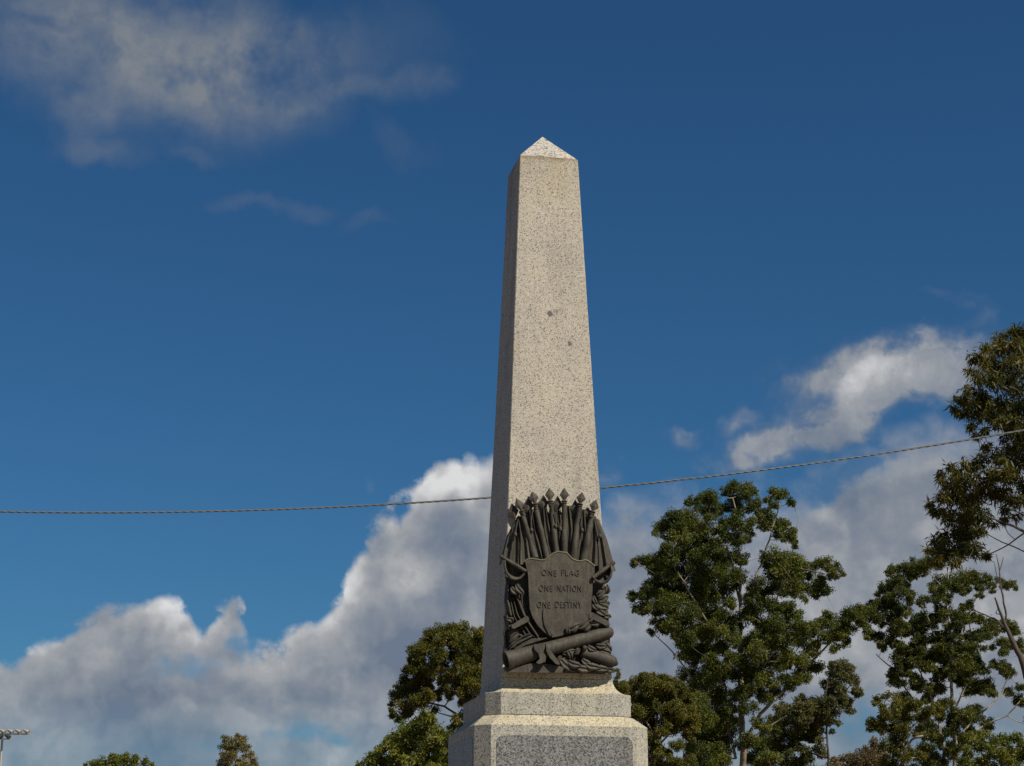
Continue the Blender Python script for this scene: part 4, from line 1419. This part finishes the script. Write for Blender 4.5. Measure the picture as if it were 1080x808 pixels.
tree('far_tree', 'small upright sparse brownish tree alone near the bottom left', 'tree', 98, K,
     [(250, 900, 1.6), (250, 850, 1.4), (249, 820, 1.1), (248, 800, .8), (246, 785, .4)], [[(249, 825, .8), (258, 800, .6), (262, 785, .3)], [(249, 830, .8), (240, 805, .4)]],
     M['leaf_far'], M['bark_gum'], .15, .055, 1.3, 249, 22, 43, twig=.03)

# ------------------------------------------------------------------ floodlight mast
m, nt, bs, out = material('galvanised_steel')
bs.inputs['Base Color'].default_value = (.45, .46, .45, 1)
bs.inputs['Roughness'].default_value = .5
bs.inputs['Metallic'].default_value = .3
m2, nt, bs, out = material('lamp_housing')
bs.inputs['Base Color'].default_value = (.42, .40, .34, 1)
bs.inputs['Roughness'].default_value = .4
m3, nt, bs, out = material('dark_housing')
bs.inputs['Base Color'].default_value = (.04, .045, .05, 1)
FY = 150.0
fp = at(3.0, 772, FY)
mast = empty('floodlight_mast', (fp.x, FY, 0))
tag(mast, 'tall grey sports floodlight mast at the bottom left corner', 'floodlight')
H = fp.z
q = FY / F
b = MB()
b.tube([(0, 0, 0), (0, 0, H * .5), (0, 0, H - .1)], [.16, .12, .08], 10)
b.build('mast', m, mast, smooth=True)
b = MB()
b.box(-2.4, 2.2, -.05, .05, H - .22, H - .12)
b.box(-1.2, 1.0, -.35, -.27, H - .62, H - .54)
b.box(-.05, .05, -.35, .0, H - .60, H - .55)
b.build('crossarm', m, mast)


def lamp(x, y, z, mt, s=1.0):
    b = MB()
    rows = []
    for (t, r_) in ((0, .10), (.12, .15), (.35, .22), (.52, .27), (.56, .27)):
        rows.append([Vector((x + t * .9 * s - .25 + .0, y - t * .5 * s + r_ * s * .3 * math.sin(a), z + .12 - t * .42 * s + r_ * s * .75 * math.cos(a) * .8)) + Vector((r_ * .25 * math.cos(a), r_ * math.sin(a), 0)) for a in [k * math.pi / 6 for k in range(13)]])
    b.grid(rows)
    b.add(rows[0][:-1], [tuple(range(12))])
    b.add(rows[-1][:-1], [tuple(range(12))])
    b.box(x - .04, x + .04, y - .04, y + .04, z - .2, z + .05)
    return b.build('lamp_head', mt, mast, smooth=True)


for k, px in enumerate((-21, -13, -5, 3, 11.2, 19.3, 27.6)):
    if px > 28: continue
    lamp((px - 3) * q * 1.0, -.05, H + .05, m2)
for px in (-6, 1.5, 9.5): lamp((px - 3) * q, -.32, H - .38, m3, .95)

# ------------------------------------------------------------------ render settings
SC.render.engine = 'CYCLES'
SC.cycles.use_denoising = False
SC.cycles.max_bounces = 6
SC.cycles.diffuse_bounces = 3
SC.cycles.transmission_bounces = 2
SC.view_settings.view_transform = 'Standard'
SC.view_settings.look = 'None'
SC.view_settings.exposure = 0
SC.view_settings.gamma = 1
SC.view_settings.use_curve_mapping = False
SC.render.resolution_x = 1024
SC.render.resolution_y = 766
